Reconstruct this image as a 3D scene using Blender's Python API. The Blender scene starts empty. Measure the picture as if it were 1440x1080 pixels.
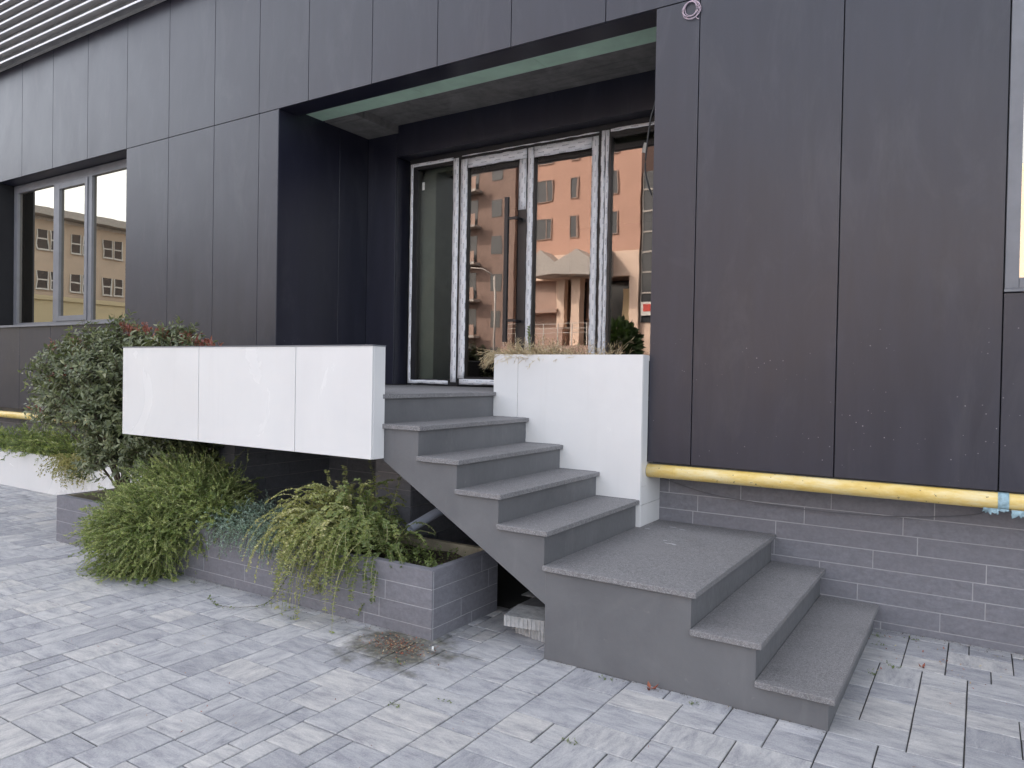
import bpy, bmesh, math, random
import numpy as np
from mathutils import Matrix, Vector

random.seed(7); rng = np.random.default_rng(7)
S = bpy.context.scene
COL = S.collection

# ------------------------------------------------------------------ camera
Mr = [[0.8432572, 0.5372084, 0.0180107], [-0.0225117, 0.0018188, 0.9997449], [-0.5370386, 0.8434476, -0.0136272]]
CAM = Vector((1.06625, -4.54656, 1.45278)); FPX = 1037.16
cd = bpy.data.cameras.new('camera'); cam = bpy.data.objects.new('camera', cd); COL.objects.link(cam)
r_, u_, f_ = [Vector(v) for v in Mr]
mw = Matrix.Identity(4)
for i in range(3):
    mw[i][0] = r_[i]; mw[i][1] = u_[i]; mw[i][2] = -f_[i]; mw[i][3] = CAM[i]
cam.matrix_world = mw
cd.sensor_width = 36; cd.lens = FPX / 1440 * 36; cd.clip_start = 0.05; cd.clip_end = 600
S.camera = cam

# ------------------------------------------------------------------ light: hazy sun behind the building, the street front in open shade
SUN_EL, SUN_AZ = math.radians(42), math.radians(312)      # azimuth measured clockwise from +Y
W = bpy.data.worlds.new('World'); S.world = W; W.use_nodes = True
nt = W.node_tree; nt.nodes.clear()
sky = nt.nodes.new('ShaderNodeTexSky'); sky.sky_type = 'NISHITA'; sky.sun_disc = False
sky.sun_elevation = SUN_EL; sky.sun_rotation = SUN_AZ; sky.air_density = 1.0; sky.dust_density = 4.0; sky.ozone_density = 1.0
hs = nt.nodes.new('ShaderNodeHueSaturation'); hs.inputs['Saturation'].default_value = 0.34
bg = nt.nodes.new('ShaderNodeBackground'); bg.inputs['Strength'].default_value = 0.15
wo = nt.nodes.new('ShaderNodeOutputWorld')
nt.links.new(sky.outputs[0], hs.inputs['Color']); nt.links.new(hs.outputs[0], bg.inputs['Color']); nt.links.new(bg.outputs[0], wo.inputs['Surface'])
sl = bpy.data.lights.new('sun', 'SUN'); sl.energy = 2.0; sl.angle = math.radians(.6); sl.color = (1.0, 0.95, 0.88)
so = bpy.data.objects.new('sun', sl); COL.objects.link(so)
sd = Vector((math.sin(SUN_AZ) * math.cos(SUN_EL), math.cos(SUN_AZ) * math.cos(SUN_EL), math.sin(SUN_EL)))
so.rotation_euler = sd.to_track_quat('Z', 'Y').to_euler(); so.location = sd * 30
S.view_settings.view_transform = 'Standard'; S.view_settings.look = 'None'; S.view_settings.gamma = 1
S.view_settings.exposure = 2.15; S.view_settings.use_curve_mapping = False

# ------------------------------------------------------------------ material helpers
class G:
    """tiny node graph writer"""
    def __init__(s, name):
        s.m = bpy.data.materials.new(name); s.m.use_nodes = True; s.t = s.m.node_tree
        s.p = s.t.nodes['Principled BSDF']; s.out = s.t.nodes['Material Output']
    def n(s, typ, **kw):
        n = s.t.nodes.new('ShaderNode' + typ)
        for k, v in kw.items():
            if k in n.inputs: s.put(n.inputs[k], v)
            else: setattr(n, k, v)
        return n
    def put(s, sock, v):
        if isinstance(v, bpy.types.NodeSocket): s.t.links.new(v, sock)
        elif isinstance(v, tuple) and len(v) == 3 and sock.type == 'RGBA': sock.default_value = (*v, 1)
        else: sock.default_value = v
    def set(s, **kw):
        for k, v in kw.items(): s.put(s.p.inputs[k.replace('_', ' ')], v)
    def pos(s, scale=(1, 1, 1), obj=False):
        src = s.n('TexCoord').outputs['Object'] if obj else s.n('NewGeometry').outputs['Position']
        mp = s.n('Mapping'); s.t.links.new(src, mp.inputs[0]); mp.inputs['Scale'].default_value = scale
        return mp.outputs[0]
    def noise(s, scale, vec=None, detail=4, rough=.6, dist=0):
        n = s.n('TexNoise'); n.inputs['Scale'].default_value = scale; n.inputs['Detail'].default_value = detail
        n.inputs['Roughness'].default_value = rough; n.inputs['Distortion'].default_value = dist
        s.t.links.new(vec if vec is not None else s.pos(), n.inputs['Vector']); return n.outputs['Fac']
    def ramp(s, fac, stops):
        r = s.n('ValToRGB'); e = r.color_ramp.elements
        while len(e) < len(stops): e.new(.5)
        for i, (p, c) in enumerate(stops):
            e[i].position = p; c = (c, c, c) if not isinstance(c, tuple) else c; e[i].color = (*c, 1)
        s.put(r.inputs[0], fac); return r.outputs[0]
    def mix(s, f, a, b, mode='MIX'):
        m = s.n('MixRGB'); m.blend_type = mode; s.put(m.inputs[0], f); s.put(m.inputs[1], a); s.put(m.inputs[2], b); return m.outputs[0]
    def math(s, op, a, b=0.0, c=None):
        m = s.n('Math'); m.operation = op; s.put(m.inputs[0], a); s.put(m.inputs[1], b)
        if c is not None: s.put(m.inputs[2], c)
        return m.outputs[0]
    def bump(s, h, strength=.3, dist=.01):
        b = s.n('Bump'); b.inputs['Strength'].default_value = strength; b.inputs['Distance'].default_value = dist
        s.put(b.inputs['Height'], h); s.t.links.new(b.outputs[0], s.p.inputs['Normal'])
def simple(name, col, rough=.6, metal=0, spec=.5, var=.12, vs=6, bumps=0, bs=80):
    g = G(name); f = g.noise(vs)
    a = tuple(c * (1 - var) for c in col); b = tuple(min(1, c * (1 + var)) for c in col)
    g.set(Base_Color=g.ramp(f, [(.3, a), (.7, b)]), Roughness=rough, Metallic=metal, Specular_IOR_Level=spec)
    if bumps: g.bump(g.noise(bs), bumps, .005)
    return g.m

def m_panel():
    g = G('anthracite_panel')
    rnd = g.n('ObjectInfo').outputs['Random']
    v = g.pos((1, 1, .12)); streak = g.noise(9, v, 6, .65)
    sweep = g.noise(1.6, g.pos((1, 1, .6)), 5, .6, 1.2)
    fine = g.noise(60, g.pos((1, 1, .25)), 3)
    base = g.ramp(streak, [(.3, (.0120, .0125, .0245)), (.7, (.021, .0215, .038))])
    base = g.mix(g.math('MULTIPLY', rnd, .35), base, (.0165, .017, .032))
    dust = g.ramp(g.noise(3.5, g.pos((1, 1, .3)), 6, .7, .8), [(.52, 0.), (.85, .26)])
    base = g.mix(dust, base, (.12, .12, .13))
    # splash specks low on the wall
    vo = g.n('TexVoronoi'); vo.inputs['Scale'].default_value = 26; g.t.links.new(g.pos(), vo.inputs['Vector'])
    sp = g.math('LESS_THAN', vo.outputs['Distance'], .09)
    msk = g.ramp(g.noise(2.2, g.pos(), 3, .5), [(.5, 0.), (.62, 1.)])
    sz = g.n('SeparateXYZ'); g.t.links.new(g.n('NewGeometry').outputs['Position'], sz.inputs[0])
    low = g.math('LESS_THAN', sz.outputs[2], 1.75)
    sp = g.math('MULTIPLY', g.math('MULTIPLY', sp, msk), g.math('MULTIPLY', low, .55))
    base = g.mix(sp, base, (.35, .35, .36))
    r = g.math('ADD', g.math('MULTIPLY', sweep, .16), g.math('MULTIPLY', streak, .12))
    r = g.math('ADD', r, .20)
    g.set(Base_Color=base, Roughness=r, Specular_IOR_Level=.5, IOR=1.62)
    h = g.math('ADD', g.math('MULTIPLY', g.noise(1.3), 1.0), g.math('MULTIPLY', fine, .02))
    g.bump(h, .2, .02)
    return g.m
def m_granite():
    g = G('flamed_granite')
    f = g.noise(260, None, 2, .7); c = g.noise(70, None, 3, .7); l = g.noise(3, None, 4)
    base = g.ramp(f, [(.30, (.065, .063, .068)), (.46, (.165, .160, .165)), (.60, (.27, .263, .268)), (.72, (.60, .59, .59))])
    base = g.mix(.35, base, g.ramp(c, [(.35, (.13, .127, .130)), (.65, (.33, .32, .325))]))
    base = g.mix(g.math('MULTIPLY', g.ramp(l, [(.45, 0.), (.7, 1.)]), .35), base, (.24, .23, .235))
    base = g.mix(g.ramp(g.noise(1.1, g.pos((1, 2.2, 1)), 6, .7, 1.), [(.5, 0.), (.72, .35)]), base, (.12, .118, .12))
    g.set(Base_Color=base, Roughness=.72, Specular_IOR_Level=.4); g.bump(f, .35, .002); return g.m
def m_render_paint():
    g = G('grey_painted_render')
    f = g.noise(2.5, None, 6, .6, .6); s = g.noise(50, g.pos((1, 1, .5)), 4)
    base = g.ramp(f, [(.3, (.122, .123, .130)), (.7, (.156, .157, .164))])
    base = g.mix(g.ramp(g.noise(22, None, 3), [(.68, 0.), (.76, .35)]), base, (.24, .235, .23))
    base = g.mix(g.ramp(g.noise(7, g.pos((1, 1, .18)), 5, .7), [(.56, 0.), (.72, .30)]), base, (.21, .21, .215))
    g.set(Base_Color=base, Roughness=g.ramp(s, [(.3, .48), (.7, .62)]), Specular_IOR_Level=.45)
    g.bump(g.math('ADD', s, g.math('MULTIPLY', f, 3.)), .22, .004); return g.m
def m_white():
    g = G('white_ceramic_cladding')
    f = g.noise(1.5, None, 6, .6, 1.0)
    drip = g.noise(14, g.pos((1, 1, .08)), 4)
    base = g.ramp(f, [(.3, (.72, .712, .708)), (.7, (.765, .757, .75))])
    base = g.mix(g.ramp(drip, [(.56, 0.), (.85, .18)]), base, (.60, .585, .56))
    g.set(Base_Color=base, Roughness=g.ramp(f, [(.3, .16), (.7, .3)]), Specular_IOR_Level=.5)
    g.bump(f, .018, .01); return g.m
def m_slate():
    g = G('slate_tile')
    rnd = g.n('ObjectInfo').outputs['Random']
    f = g.noise(12, g.pos((1, 1, 2.2)), 8, .7, .4); c = g.noise(45, None, 5, .7)
    base = g.ramp(f, [(.3, (.150, .149, .172)), (.55, (.205, .204, .234)), (.75, (.265, .264, .292))])
    base = g.mix(.35, base, g.ramp(c, [(.3, (.10, .10, .11)), (.7, (.26, .255, .27))]))
    base = g.mix(g.math('MULTIPLY', rnd, .35), base, (.165, .16, .18))
    g.set(Base_Color=base, Roughness=.62, Specular_IOR_Level=.45); g.bump(g.math('ADD', f, g.math('MULTIPLY', c, .3)), .5, .006); return g.m
def m_paver(name, attr):
    g = G(name)
    if attr:
        a = g.n('Attribute'); a.attribute_name = 'rnd'; rnd = a.outputs['Fac']
    else: rnd = g.n('ObjectInfo').outputs['Random']
    P = g.n('NewGeometry').outputs['Position']
    off = g.n('CombineXYZ'); g.put(off.inputs[0], g.math('MULTIPLY', rnd, 37.)); g.put(off.inputs[1], g.math('MULTIPLY', rnd, 91.))
    add = g.n('VectorMath'); add.operation = 'ADD'; g.t.links.new(P, add.inputs[0]); g.t.links.new(off.outputs[0], add.inputs[1])
    def mp(sc):
        m = g.n('Mapping'); g.t.links.new(add.outputs[0], m.inputs[0]); m.inputs['Scale'].default_value = sc; return m.outputs[0]
    sx = g.noise(11, mp((.45, 1.5, 1)), 9, .78, .3); sy = g.noise(11, mp((1.5, .45, 1)), 9, .78, .3)
    sel = g.math('GREATER_THAN', g.math('FRACT', g.math('MULTIPLY', rnd, 13.7)), .72)
    st = g.mix(sel, sx, sy)
    fine = g.noise(150, P, 3, .7)
    cloud = g.ramp(st, [(.33, (.20, .20, .225)), (.44, (.34, .34, .36)), (.54, (.46, .455, .46)), (.70, (.62, .61, .595))])
    tone = g.ramp(g.math('FRACT', g.math('MULTIPLY', rnd, 7.3)), [(0., (.66, .665, .70)), (.3, (.83, .835, .86)), (.7, (.96, .955, .95)), (1., (1.06, 1.03, .98))])
    base = g.mix(1., cloud, tone, 'MULTIPLY')
    base = g.mix(.22, base, g.ramp(fine, [(.3, (.2, .2, .22)), (.7, (.7, .7, .7))]))
    # damp, dirty patch with moss at the planter corner
    dv = g.n('VectorMath'); dv.operation = 'DISTANCE'; g.t.links.new(P, dv.inputs[0]); dv.inputs[1].default_value = (-1.50, -1.58, 0)
    dn = g.math('ADD', dv.outputs['Value'], g.math('MULTIPLY', g.math('SUBTRACT', g.noise(7, P, 5), .5), .8))
    dm = g.ramp(dn, [(.16, .88), (.38, 0.)])
    base = g.mix(dm, base, g.ramp(g.noise(30, P, 4), [(.35, (.035, .034, .028)), (.55, (.09, .085, .06)), (.72, (.20, .19, .12))]))
    # general grime along the building
    gr = g.ramp(g.noise(2.2, P, 6, .7), [(.50, 0.), (.75, .30)])
    base = g.mix(gr, base, (.24, .24, .245))
    g.set(Base_Color=base, Roughness=.78, Specular_IOR_Level=.35)
    g.bump(g.math('ADD', fine, g.math('MULTIPLY', st, 1.5)), .35, .003); return g.m
def m_film():
    g = G('printed_protective_film')
    f = g.noise(25, None, 5, .7, .8)
    base = g.ramp(f, [(.3, (.74, .75, .80)), (.7, (.86, .87, .90))])
    # short blue-black print marks repeated along the strip
    br = g.n('TexBrick'); br.offset = .37; br.inputs['Scale'].default_value = 1; br.inputs['Mortar Size'].default_value = 0
    P = g.n('SeparateXYZ'); g.t.links.new(g.n('NewGeometry').outputs['Position'], P.inputs[0])
    def marks(a, b, la, lb, off):
        fa = g.math('FRACT', g.math('ADD', g.math('DIVIDE', a, la), g.math('MULTIPLY', g.math('FLOOR', g.math('DIVIDE', b, lb)), off)))
        fb = g.math('FRACT', g.math('DIVIDE', b, lb))
        m = g.math('MULTIPLY', g.math('LESS_THAN', fa, .42), g.math('COMPARE', fb, .5, .16))
        w = g.noise(260, None, 2, .8)
        return g.math('MULTIPLY', m, g.math('GREATER_THAN', w, .47))
    mz = marks(P.outputs[2], P.outputs[0], .135, .029, .37); mx = marks(P.outputs[0], P.outputs[2], .16, .029, .41)
    at = g.n('Attribute'); at.attribute_name = 'horiz'
    mm = g.mix(at.outputs['Fac'], mz, mx)
    base = g.mix(g.math('MULTIPLY', mm, .6), base, (.05, .055, .10))
    g.set(Base_Color=base, Roughness=.35, Specular_IOR_Level=.5); g.bump(f, .5, .004); return g.m
def m_glass(name, tint=(.93, .80, .68), refl=.72, see=(.75, .78, .74)):
    g = G(name); t = g.t
    gl = g.n('BsdfGlossy'); gl.inputs['Color'].default_value = (*tint, 1); gl.inputs['Roughness'].default_value = .0
    bp = g.n('Bump'); bp.inputs['Strength'].default_value = .022; bp.inputs['Distance'].default_value = .02
    g.put(bp.inputs['Height'], g.noise(1.7, None, 2)); t.links.new(bp.outputs[0], gl.inputs['Normal'])
    tr = g.n('BsdfTransparent'); tr.inputs['Color'].default_value = (*see, 1)
    fr = g.n('Fresnel'); fr.inputs['IOR'].default_value = 1.5
    w = g.math('MINIMUM', g.math('ADD', fr.outputs[0], refl), 1.)
    mx = g.n('MixShader'); t.links.new(w, mx.inputs[0]); t.links.new(tr.outputs[0], mx.inputs[1]); t.links.new(gl.outputs[0], mx.inputs[2])
    t.links.new(mx.outputs[0], g.out.inputs['Surface']); return g.m
def m_leaf(name, stops, rough=.45, trans=.25, spec=.5):
    g = G(name); a = g.n('Attribute'); a.attribute_name = 'rnd'
    c = g.ramp(a.outputs['Fac'], stops)
    g.set(Base_Color=c, Roughness=rough, Specular_IOR_Level=spec)
    tl = g.n('BsdfTranslucent'); g.put(tl.inputs['Color'], g.mix(1., c, (1.3, 1.4, .7), 'MULTIPLY'))
    mx = g.n('MixShader'); mx.inputs[0].default_value = trans
    g.t.links.new(g.p.outputs[0], mx.inputs[1]); g.t.links.new(tl.outputs[0], mx.inputs[2]); g.t.links.new(mx.outputs[0], g.out.inputs['Surface'])
    return g.m
def m_concrete():
    g = G('raw_concrete'); f = g.noise(5, None, 8, .7, .5); b = g.noise(3, g.pos((.3, 6, 1)), 4)
    base = g.ramp(f, [(.3, (.15, .145, .14)), (.7, (.30, .29, .275))])
    base = g.mix(g.ramp(b, [(.55, 0.), (.7, .5)]), base, (.10, .097, .095))
    g.set(Base_Color=base, Roughness=.9); g.bump(f, .6, .01); return g.m
def m_pipe():
    g = G('yellow_pipe_paint')
    f = g.noise(7, g.pos((.6, 2, 2)), 6, .7); ch = g.noise(42, None, 3, .6)
    base = g.ramp(f, [(.32, (.66, .44, .09)), (.48, (.76, .57, .20)), (.64, (.80, .68, .38)), (.8, (.80, .75, .58))])
    base = g.mix(g.ramp(ch, [(.665, 0.), (.69, .85)]), base, (.07, .05, .04))
    g.set(Base_Color=base, Roughness=.42); g.bump(ch, .1, .002); return g.m

M = dict(
    panel=m_panel(), granite=m_granite(), paint=m_render_paint(), white=m_white(), slate=m_slate(),
    paver=m_paver('concrete_paver', False), paver_far=m_paver('concrete_paver_field', True),
    film=m_film(), glass=m_glass('bronze_glass', (.92, .82, .76), .15, (.5, .5, .47)), clear=m_glass('sidelight_glass', (.95, .9, .85), .08, (.68, .70, .67)), wglass=m_glass('window_glass', (.97, .90, .76), .42, (.3, .3, .3)),
    black=simple('black_aluminium', (.018, .018, .021), .35), grey_alu=simple('grey_aluminium', (.17, .175, .195), .38, 0, .6),
    core=simple('dark_wall_core', (.012, .012, .014), .9), lou=simple('louvre_metal', (.42, .41, .41), .5, 0), lip=simple('louvre_edge', (.78, .78, .80), .35),
    concrete=m_concrete(), green=simple('green_gypsum_board', (.60, .84, .66), .8, var=.10, vs=4),
    grout=simple('tile_grout', (.37, .365, .38), .9), sand=simple('joint_sand', (.045, .044, .040), .95, bumps=.5), asphalt=simple('asphalt', (.055, .055, .06), .9, bumps=.5),
    soil=simple('dry_soil', (.060, .045, .032), .95, var=.4, vs=25, bumps=.8, bs=60), trough=simple('planter_inner_render', (.30, .26, .19), .9, var=.3, vs=9),
    bark=simple('bark', (.10, .075, .055), .85, var=.3, vs=30, bumps=.6), pipe=m_pipe(), pvc=simple('grey_pvc', (.36, .38, .45), .4),
    tape=simple('blue_tape', (.30, .44, .50), .45, var=.35, vs=30, bumps=.6), cable=simple('grey_cable', (.12, .12, .13), .5), bcable=simple('black_cable', (.02, .02, .022), .5),
    block=simple('split_concrete_block', (.42, .42, .42), .9, var=.3, vs=22, bumps=.8, bs=60), plaster=simple('interior_plaster', (.78, .82, .79), .8),
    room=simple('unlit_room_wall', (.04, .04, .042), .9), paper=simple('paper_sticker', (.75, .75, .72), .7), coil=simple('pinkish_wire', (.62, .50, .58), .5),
    salmon=simple('salmon_render', (.56, .34, .26), .8, var=.05, vs=.5), peach=simple('peach_stone_cladding', (.80, .62, .50), .7, var=.05, vs=.5), brown_shaded=simple('shaded_brown_render', (.27, .19, .16), .85), brown=simple('brown_render', (.42, .30, .25), .8, var=.08, vs=.4),
    canopy=simple('grey_canopy_sheet', (.46, .43, .40), .6), dkglass=simple('dark_window_glass', (.05, .055, .06), .12, 0, .8), tan=simple('tan_brick', (.60, .49, .39), .8, var=.08, vs=.6),
    cream=simple('cream_render', (.88, .74, .48), .8, var=.04, vs=.4), wframe=simple('white_window_frame', (.7, .69, .66), .5), red=simple('red_sign_paint', (.6, .08, .06), .5),
    hedge=m_leaf('hedge_leaf', [(0, (.02, .04, .015)), (1, (.05, .09, .03))]),
)

# ------------------------------------------------------------------ mesh helpers
def link(o, parent=None):
    COL.objects.link(o)
    if parent:
        o.parent = parent
        if parent.type == 'EMPTY': o.matrix_parent_inverse = Matrix.Translation(-parent.location)
    return o
class MB:
    def __init__(s): s.b = bmesh.new()
    def box(s, x0, x1, y0, y1, z0, z1, rot=0, c=None):
        vs = [Vector((x, y, z)) for x in (x0, x1) for y in (y0, y1) for z in (z0, z1)]
        if rot:
            c = Vector(c or ((x0 + x1) / 2, (y0 + y1) / 2, 0)); R = Matrix.Rotation(rot, 3, 'Z'); vs = [R @ (v - c) + c for v in vs]
        v = [s.b.verts.new(p) for p in vs]
        for f in ((0, 1, 3, 2), (4, 6, 7, 5), (0, 4, 5, 1), (2, 3, 7, 6), (0, 2, 6, 4), (1, 5, 7, 3)): s.b.faces.new([v[i] for i in f])
        return s
    def prism(s, pts, a0, a1, ax='y'):
        """polygon in the plane across ax, pushed from a0 to a1"""
        def P(p, a): return Vector((p[0], a, p[1])) if ax == 'y' else (Vector((a, p[0], p[1])) if ax == 'x' else Vector((p[0], p[1], a)))
        A = [s.b.verts.new(P(p, a0)) for p in pts]; B = [s.b.verts.new(P(p, a1)) for p in pts]
        n = len(pts)
        for i in range(n): s.b.faces.new([A[i], A[(i + 1) % n], B[(i + 1) % n], B[i]])
        s.b.faces.new(A[::-1]); s.b.faces.new(B); return s
    def quad(s, *p):
        s.b.faces.new([s.b.verts.new(Vector(q)) for q in p]); return s
    def tube(s, pts, r, n=10, cap=True):
        pts = [Vector(p) for p in pts]; R = r if isinstance(r, (list, tuple)) else [r] * len(pts); rings = []
        up = Vector((0, 0, 1)); 
        for i, p in enumerate(pts):
            d = (pts[min(i + 1, len(pts) - 1)] - pts[max(i - 1, 0)]).normalized()
            a = d.cross(up)
            if a.length < .05: a = d.cross(Vector((1, 0, 0)))
            a.normalize(); b = d.cross(a)
            rings.append([s.b.verts.new(p + (a * math.cos(t) + b * math.sin(t)) * R[i]) for t in [2 * math.pi * k / n for k in range(n)]])
        for A, B in zip(rings, rings[1:]):
            for k in range(n): 
                f = s.b.faces.new([A[k], A[(k + 1) % n], B[(k + 1) % n], B[k]]); f.smooth = True
        if cap: s.b.faces.new(rings[0][::-1]); s.b.faces.new(rings[-1])
        return s
    def build(s, name, mat, parent=None, bevel=0, seg=1):
        if bevel: bmesh.ops.bevel(s.b, geom=list(s.b.edges), offset=bevel, segments=seg, affect='EDGES', profile=.6)
        bmesh.ops.recalc_face_normals(s.b, faces=s.b.faces)
        me = bpy.data.meshes.new(name); s.b.to_mesh(me); s.b.free()
        me.materials.append(M[mat] if isinstance(mat, str) else mat)
        return link(bpy.data.objects.new(name, me), parent)
def root(name, loc, label, cat, group=None):
    o = bpy.data.objects.new(name, None); o.empty_display_size = .2; o.location = loc; COL.objects.link(o)
    o['label'] = label; o['category'] = cat
    if group: o['group'] = group
    return o
def tag(o, label, cat, group=None):
    o['label'] = label; o['category'] = cat
    if group: o['group'] = group
    return o
def box(name, mat, parent, *d, bevel=0): return MB().box(*d).build(name, mat, parent, bevel)
def stuff(o): o['kind'] = 'stuff'; return o
def structure(o): o['kind'] = 'structure'; return o
def raw(name, V, F, mat, parent=None, rnd=None, smooth=False):
    """V (n,3) array, F (m,k) array"""
    me = bpy.data.meshes.new(name); n, k = F.shape
    me.vertices.add(len(V)); me.vertices.foreach_set('co', np.ascontiguousarray(V, np.float32).ravel())
    me.loops.add(n * k); me.loops.foreach_set('vertex_index', F.astype(np.int32).ravel())
    me.polygons.add(n); me.polygons.foreach_set('loop_start', np.arange(n, dtype=np.int32) * k)
    if smooth: me.polygons.foreach_set('use_smooth', np.ones(n, bool))
    me.update(); me.validate()
    if rnd is not None:
        a = me.attributes.new('rnd', 'FLOAT', 'FACE'); a.data.foreach_set('value', np.asarray(rnd, np.float32))
    me.materials.append(M[mat] if isinstance(mat, str) else mat)
    return link(bpy.data.objects.new(name, me), parent)

# ================================================================== SETTING: ground
XJ, YJ, MOD = .848, -.797, .0965          # joint lattice of the paving
ground = structure(MB().quad((-200, -200, -.06), (200, -200, -.06), (200, 30, -.06), (-200, 30, -.06)).build('ground', 'asphalt'))
pavement = structure(MB().box(-16, 9, -9.5, .5, -.055, -.007).build('pavement', 'sand'))
structure(MB().box(-16, 9, -9.7, -9.5, -.055, .0).build('kerb', 'block'))
# irregular three-format laying pattern on the lattice
GX0, GX1, GY0, GY1 = -150, 80, -90, 12
grid = np.zeros((GX1 - GX0, GY1 - GY0), bool)
fmts = [((3, 2), .34), ((2, 3), .24), ((2, 2), .26), ((2, 1), .05), ((1, 2), .08)]
stones = []
for j in range(GY0, GY1, 1):
    for i in range(GX0, GX1):
        if grid[i - GX0, j - GY0]: continue
        cand = []
        for (w, h), p in fmts:
            if i + w > GX1 or j + h > GY1: continue
            if grid[i - GX0:i - GX0 + w, j - GY0:j - GY0 + h].any(): continue
            run = 0
            while i + w + run < GX1 and not grid[i + w + run - GX0, j - GY0] and run < 2: run += 1
            if run == 1: p *= .02
            cand.append(((w, h), p))
        if not cand: cand = [((1, 1), 1)]
        w, h = random.choices([c[0] for c in cand], [c[1] for c in cand])[0]
        grid[i - GX0:i - GX0 + w, j - GY0:j - GY0 + h] = True
        stones.append((i, j, w, h))
def project(p):
    q = [Vector(p) - CAM]; d = q[0]; z = f_.dot(d)
    if z < .2: return None
    return 720 + FPX * r_.dot(d) / z, 540 - FPX * u_.dot(d) / z, z
scored = []
for st in stones:
    i, j, w, h = st; x = XJ + (i + w / 2) * MOD; y = YJ + (j + h / 2) * MOD
    if y > .45 or (y > -1.0 and -4.2 < x < -1.45 and y > -.7): continue
    pr = project((x, y, 0)); sc = 0
    if pr and -60 < pr[0] < 1500 and 560 < pr[1] < 1140:
        hid = (-5.35 < x < -1.45 and -1.38 < y) or (-.75 < x < .5 and -1.24 < y) or (x < -1.0 and y > -.4)
        if not hid: sc = w * h / pr[2] ** 3
    scored.append((sc, st))
scored.sort(key=lambda t: -t[0])
pav_mesh = {}
GAPS = .0027
def paver_bm(w, h, var):
    rr = random.Random(var * 31 + w * 7 + h); b = MB(); b.box(GAPS, w * MOD - GAPS, GAPS, h * MOD - GAPS, -.045, 0)
    for v in b.b.verts:
        if v.co.z > -.01: v.co.z += rr.uniform(-.0012, .0012)
        v.co.x += rr.uniform(-.0008, .0008); v.co.y += rr.uniform(-.0008, .0008)
    top = [e for e in b.b.edges if all(v.co.z > -.01 for v in e.verts)]
    bmesh.ops.bevel(b.b, geom=top, offset=.0028, segments=1, affect='EDGES'); return b
for k, (sc, (i, j, w, h)) in enumerate(scored[:300]):
    key = (w, h, k % 3)
    if key not in pav_mesh:
        o = paver_bm(*key).build('paver', 'paver', pavement); pav_mesh[key] = o.data
    else: o = link(bpy.data.objects.new('paver', pav_mesh[key]), pavement)
    o.location = (XJ + i * MOD, YJ + j * MOD, random.uniform(-.0012, .0012))
V, F, Rn = [], [], []
for sc, (i, j, w, h) in scored[300:]:
    x0 = XJ + i * MOD + GAPS; y0 = YJ + j * MOD + GAPS; x1 = x0 + w * MOD - 2 * GAPS; y1 = y0 + h * MOD - 2 * GAPS; c = .003; z = random.uniform(-.001, .001); n = len(V)
    V += [(x0, y0, -.04), (x1, y0, -.04), (x1, y1, -.04), (x0, y1, -.04), (x0, y0, z - c), (x1, y0, z - c), (x1, y1, z - c), (x0, y1, z - c),
          (x0 + c, y0 + c, z), (x1 - c, y0 + c, z), (x1 - c, y1 - c, z), (x0 + c, y1 - c, z)]
    f = [(8, 9, 10, 11)] + [(a, (a + 1) % 4, 4 + (a + 1) % 4, 4 + a) for a in range(4)] + [(4 + a, 4 + (a + 1) % 4, 8 + (a + 1) % 4, 8 + a) for a in range(4)]
    F += [tuple(n + q for q in t) for t in f]; Rn += [random.random()] * 9
stuff(raw('far_pavers', np.array(V), np.array(F), 'paver_far', pavement, Rn))

# ================================================================== BUILDING
B = root('office_building', (-2.5, 0, 0), 'dark anthracite panelled building front with recessed glazed entrance and a window on each side', 'building')
GAP = .003
def fpanel(x0, x1, z0, z1, name='facade_panel', y0=0., y1=.02): return box(name, 'panel', B, x0 + GAP, x1 - GAP, y0, y1, z0 + GAP, z1 - GAP, bevel=.0012)
ZB, ZS, ZT = .893, 3.84, 5.27
upx = [-14.6, -13.07, -12.3, -11.53, -10.77, -10.0, -9.243, -8.48, -7.69, -6.883, -6.106, -5.352, -4.685, -4.023, -3.264, -2.576, -1.892, -1.132, -.478, .363, 1.15, 1.93, 2.7, 3.5, 4.3]
for a, b in zip(upx, upx[1:]): fpanel(a, b, ZS, ZT)
for a, b in ((-14.6, -13.07), (-13.07, -12.3), (-12.3, -11.53), (-11.53, -10.77), (-10.77, -9.9), (-6.883, -6.106), (-6.106, -5.352), (-5.352, -4.68), (-4.68, -4.41), (-.77, -.478), (-.478, .363), (.363, 1.15), (3.5, 4.3)):
    fpanel(a, b, ZB, ZS)
for a, b in ((-9.9, -9.26), (-9.26, -8.49), (-8.49, -7.69), (-7.69, -6.883)): fpanel(a, b, ZB, 1.945)
for a, b in ((1.15, 1.93), (1.93, 2.7), (2.7, 3.5)): fpanel(a, b, ZB, 1.915)
core = MB()      # wall body behind the panels
for d in ((-14.6, -9.9, .022, .6, .89, 5.6), (-9.9, -6.883, .24, .6, .89, 1.93), (-9.9, -6.883, .022, .6, 3.86, 5.6), (-6.883, -4.44, .022, .6, .89, 5.6), (-4.44, -.74, .022, .2, 3.86, 5.6),
          (-.74, 1.15, .022, .6, .89, 5.6), (1.15, 3.5, .12, .6, .89, 1.90), (1.15, 3.5, .022, .6, 3.86, 5.6), (3.5, 4.3, .022, .6, .89, 5.6), (-9.9, -6.883, .022, .24, .89, 1.93), (1.15, 3.5, .022, .12, .89, 1.9)): core.box(*d)
core.build('wall_core', 'core', B)
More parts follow.
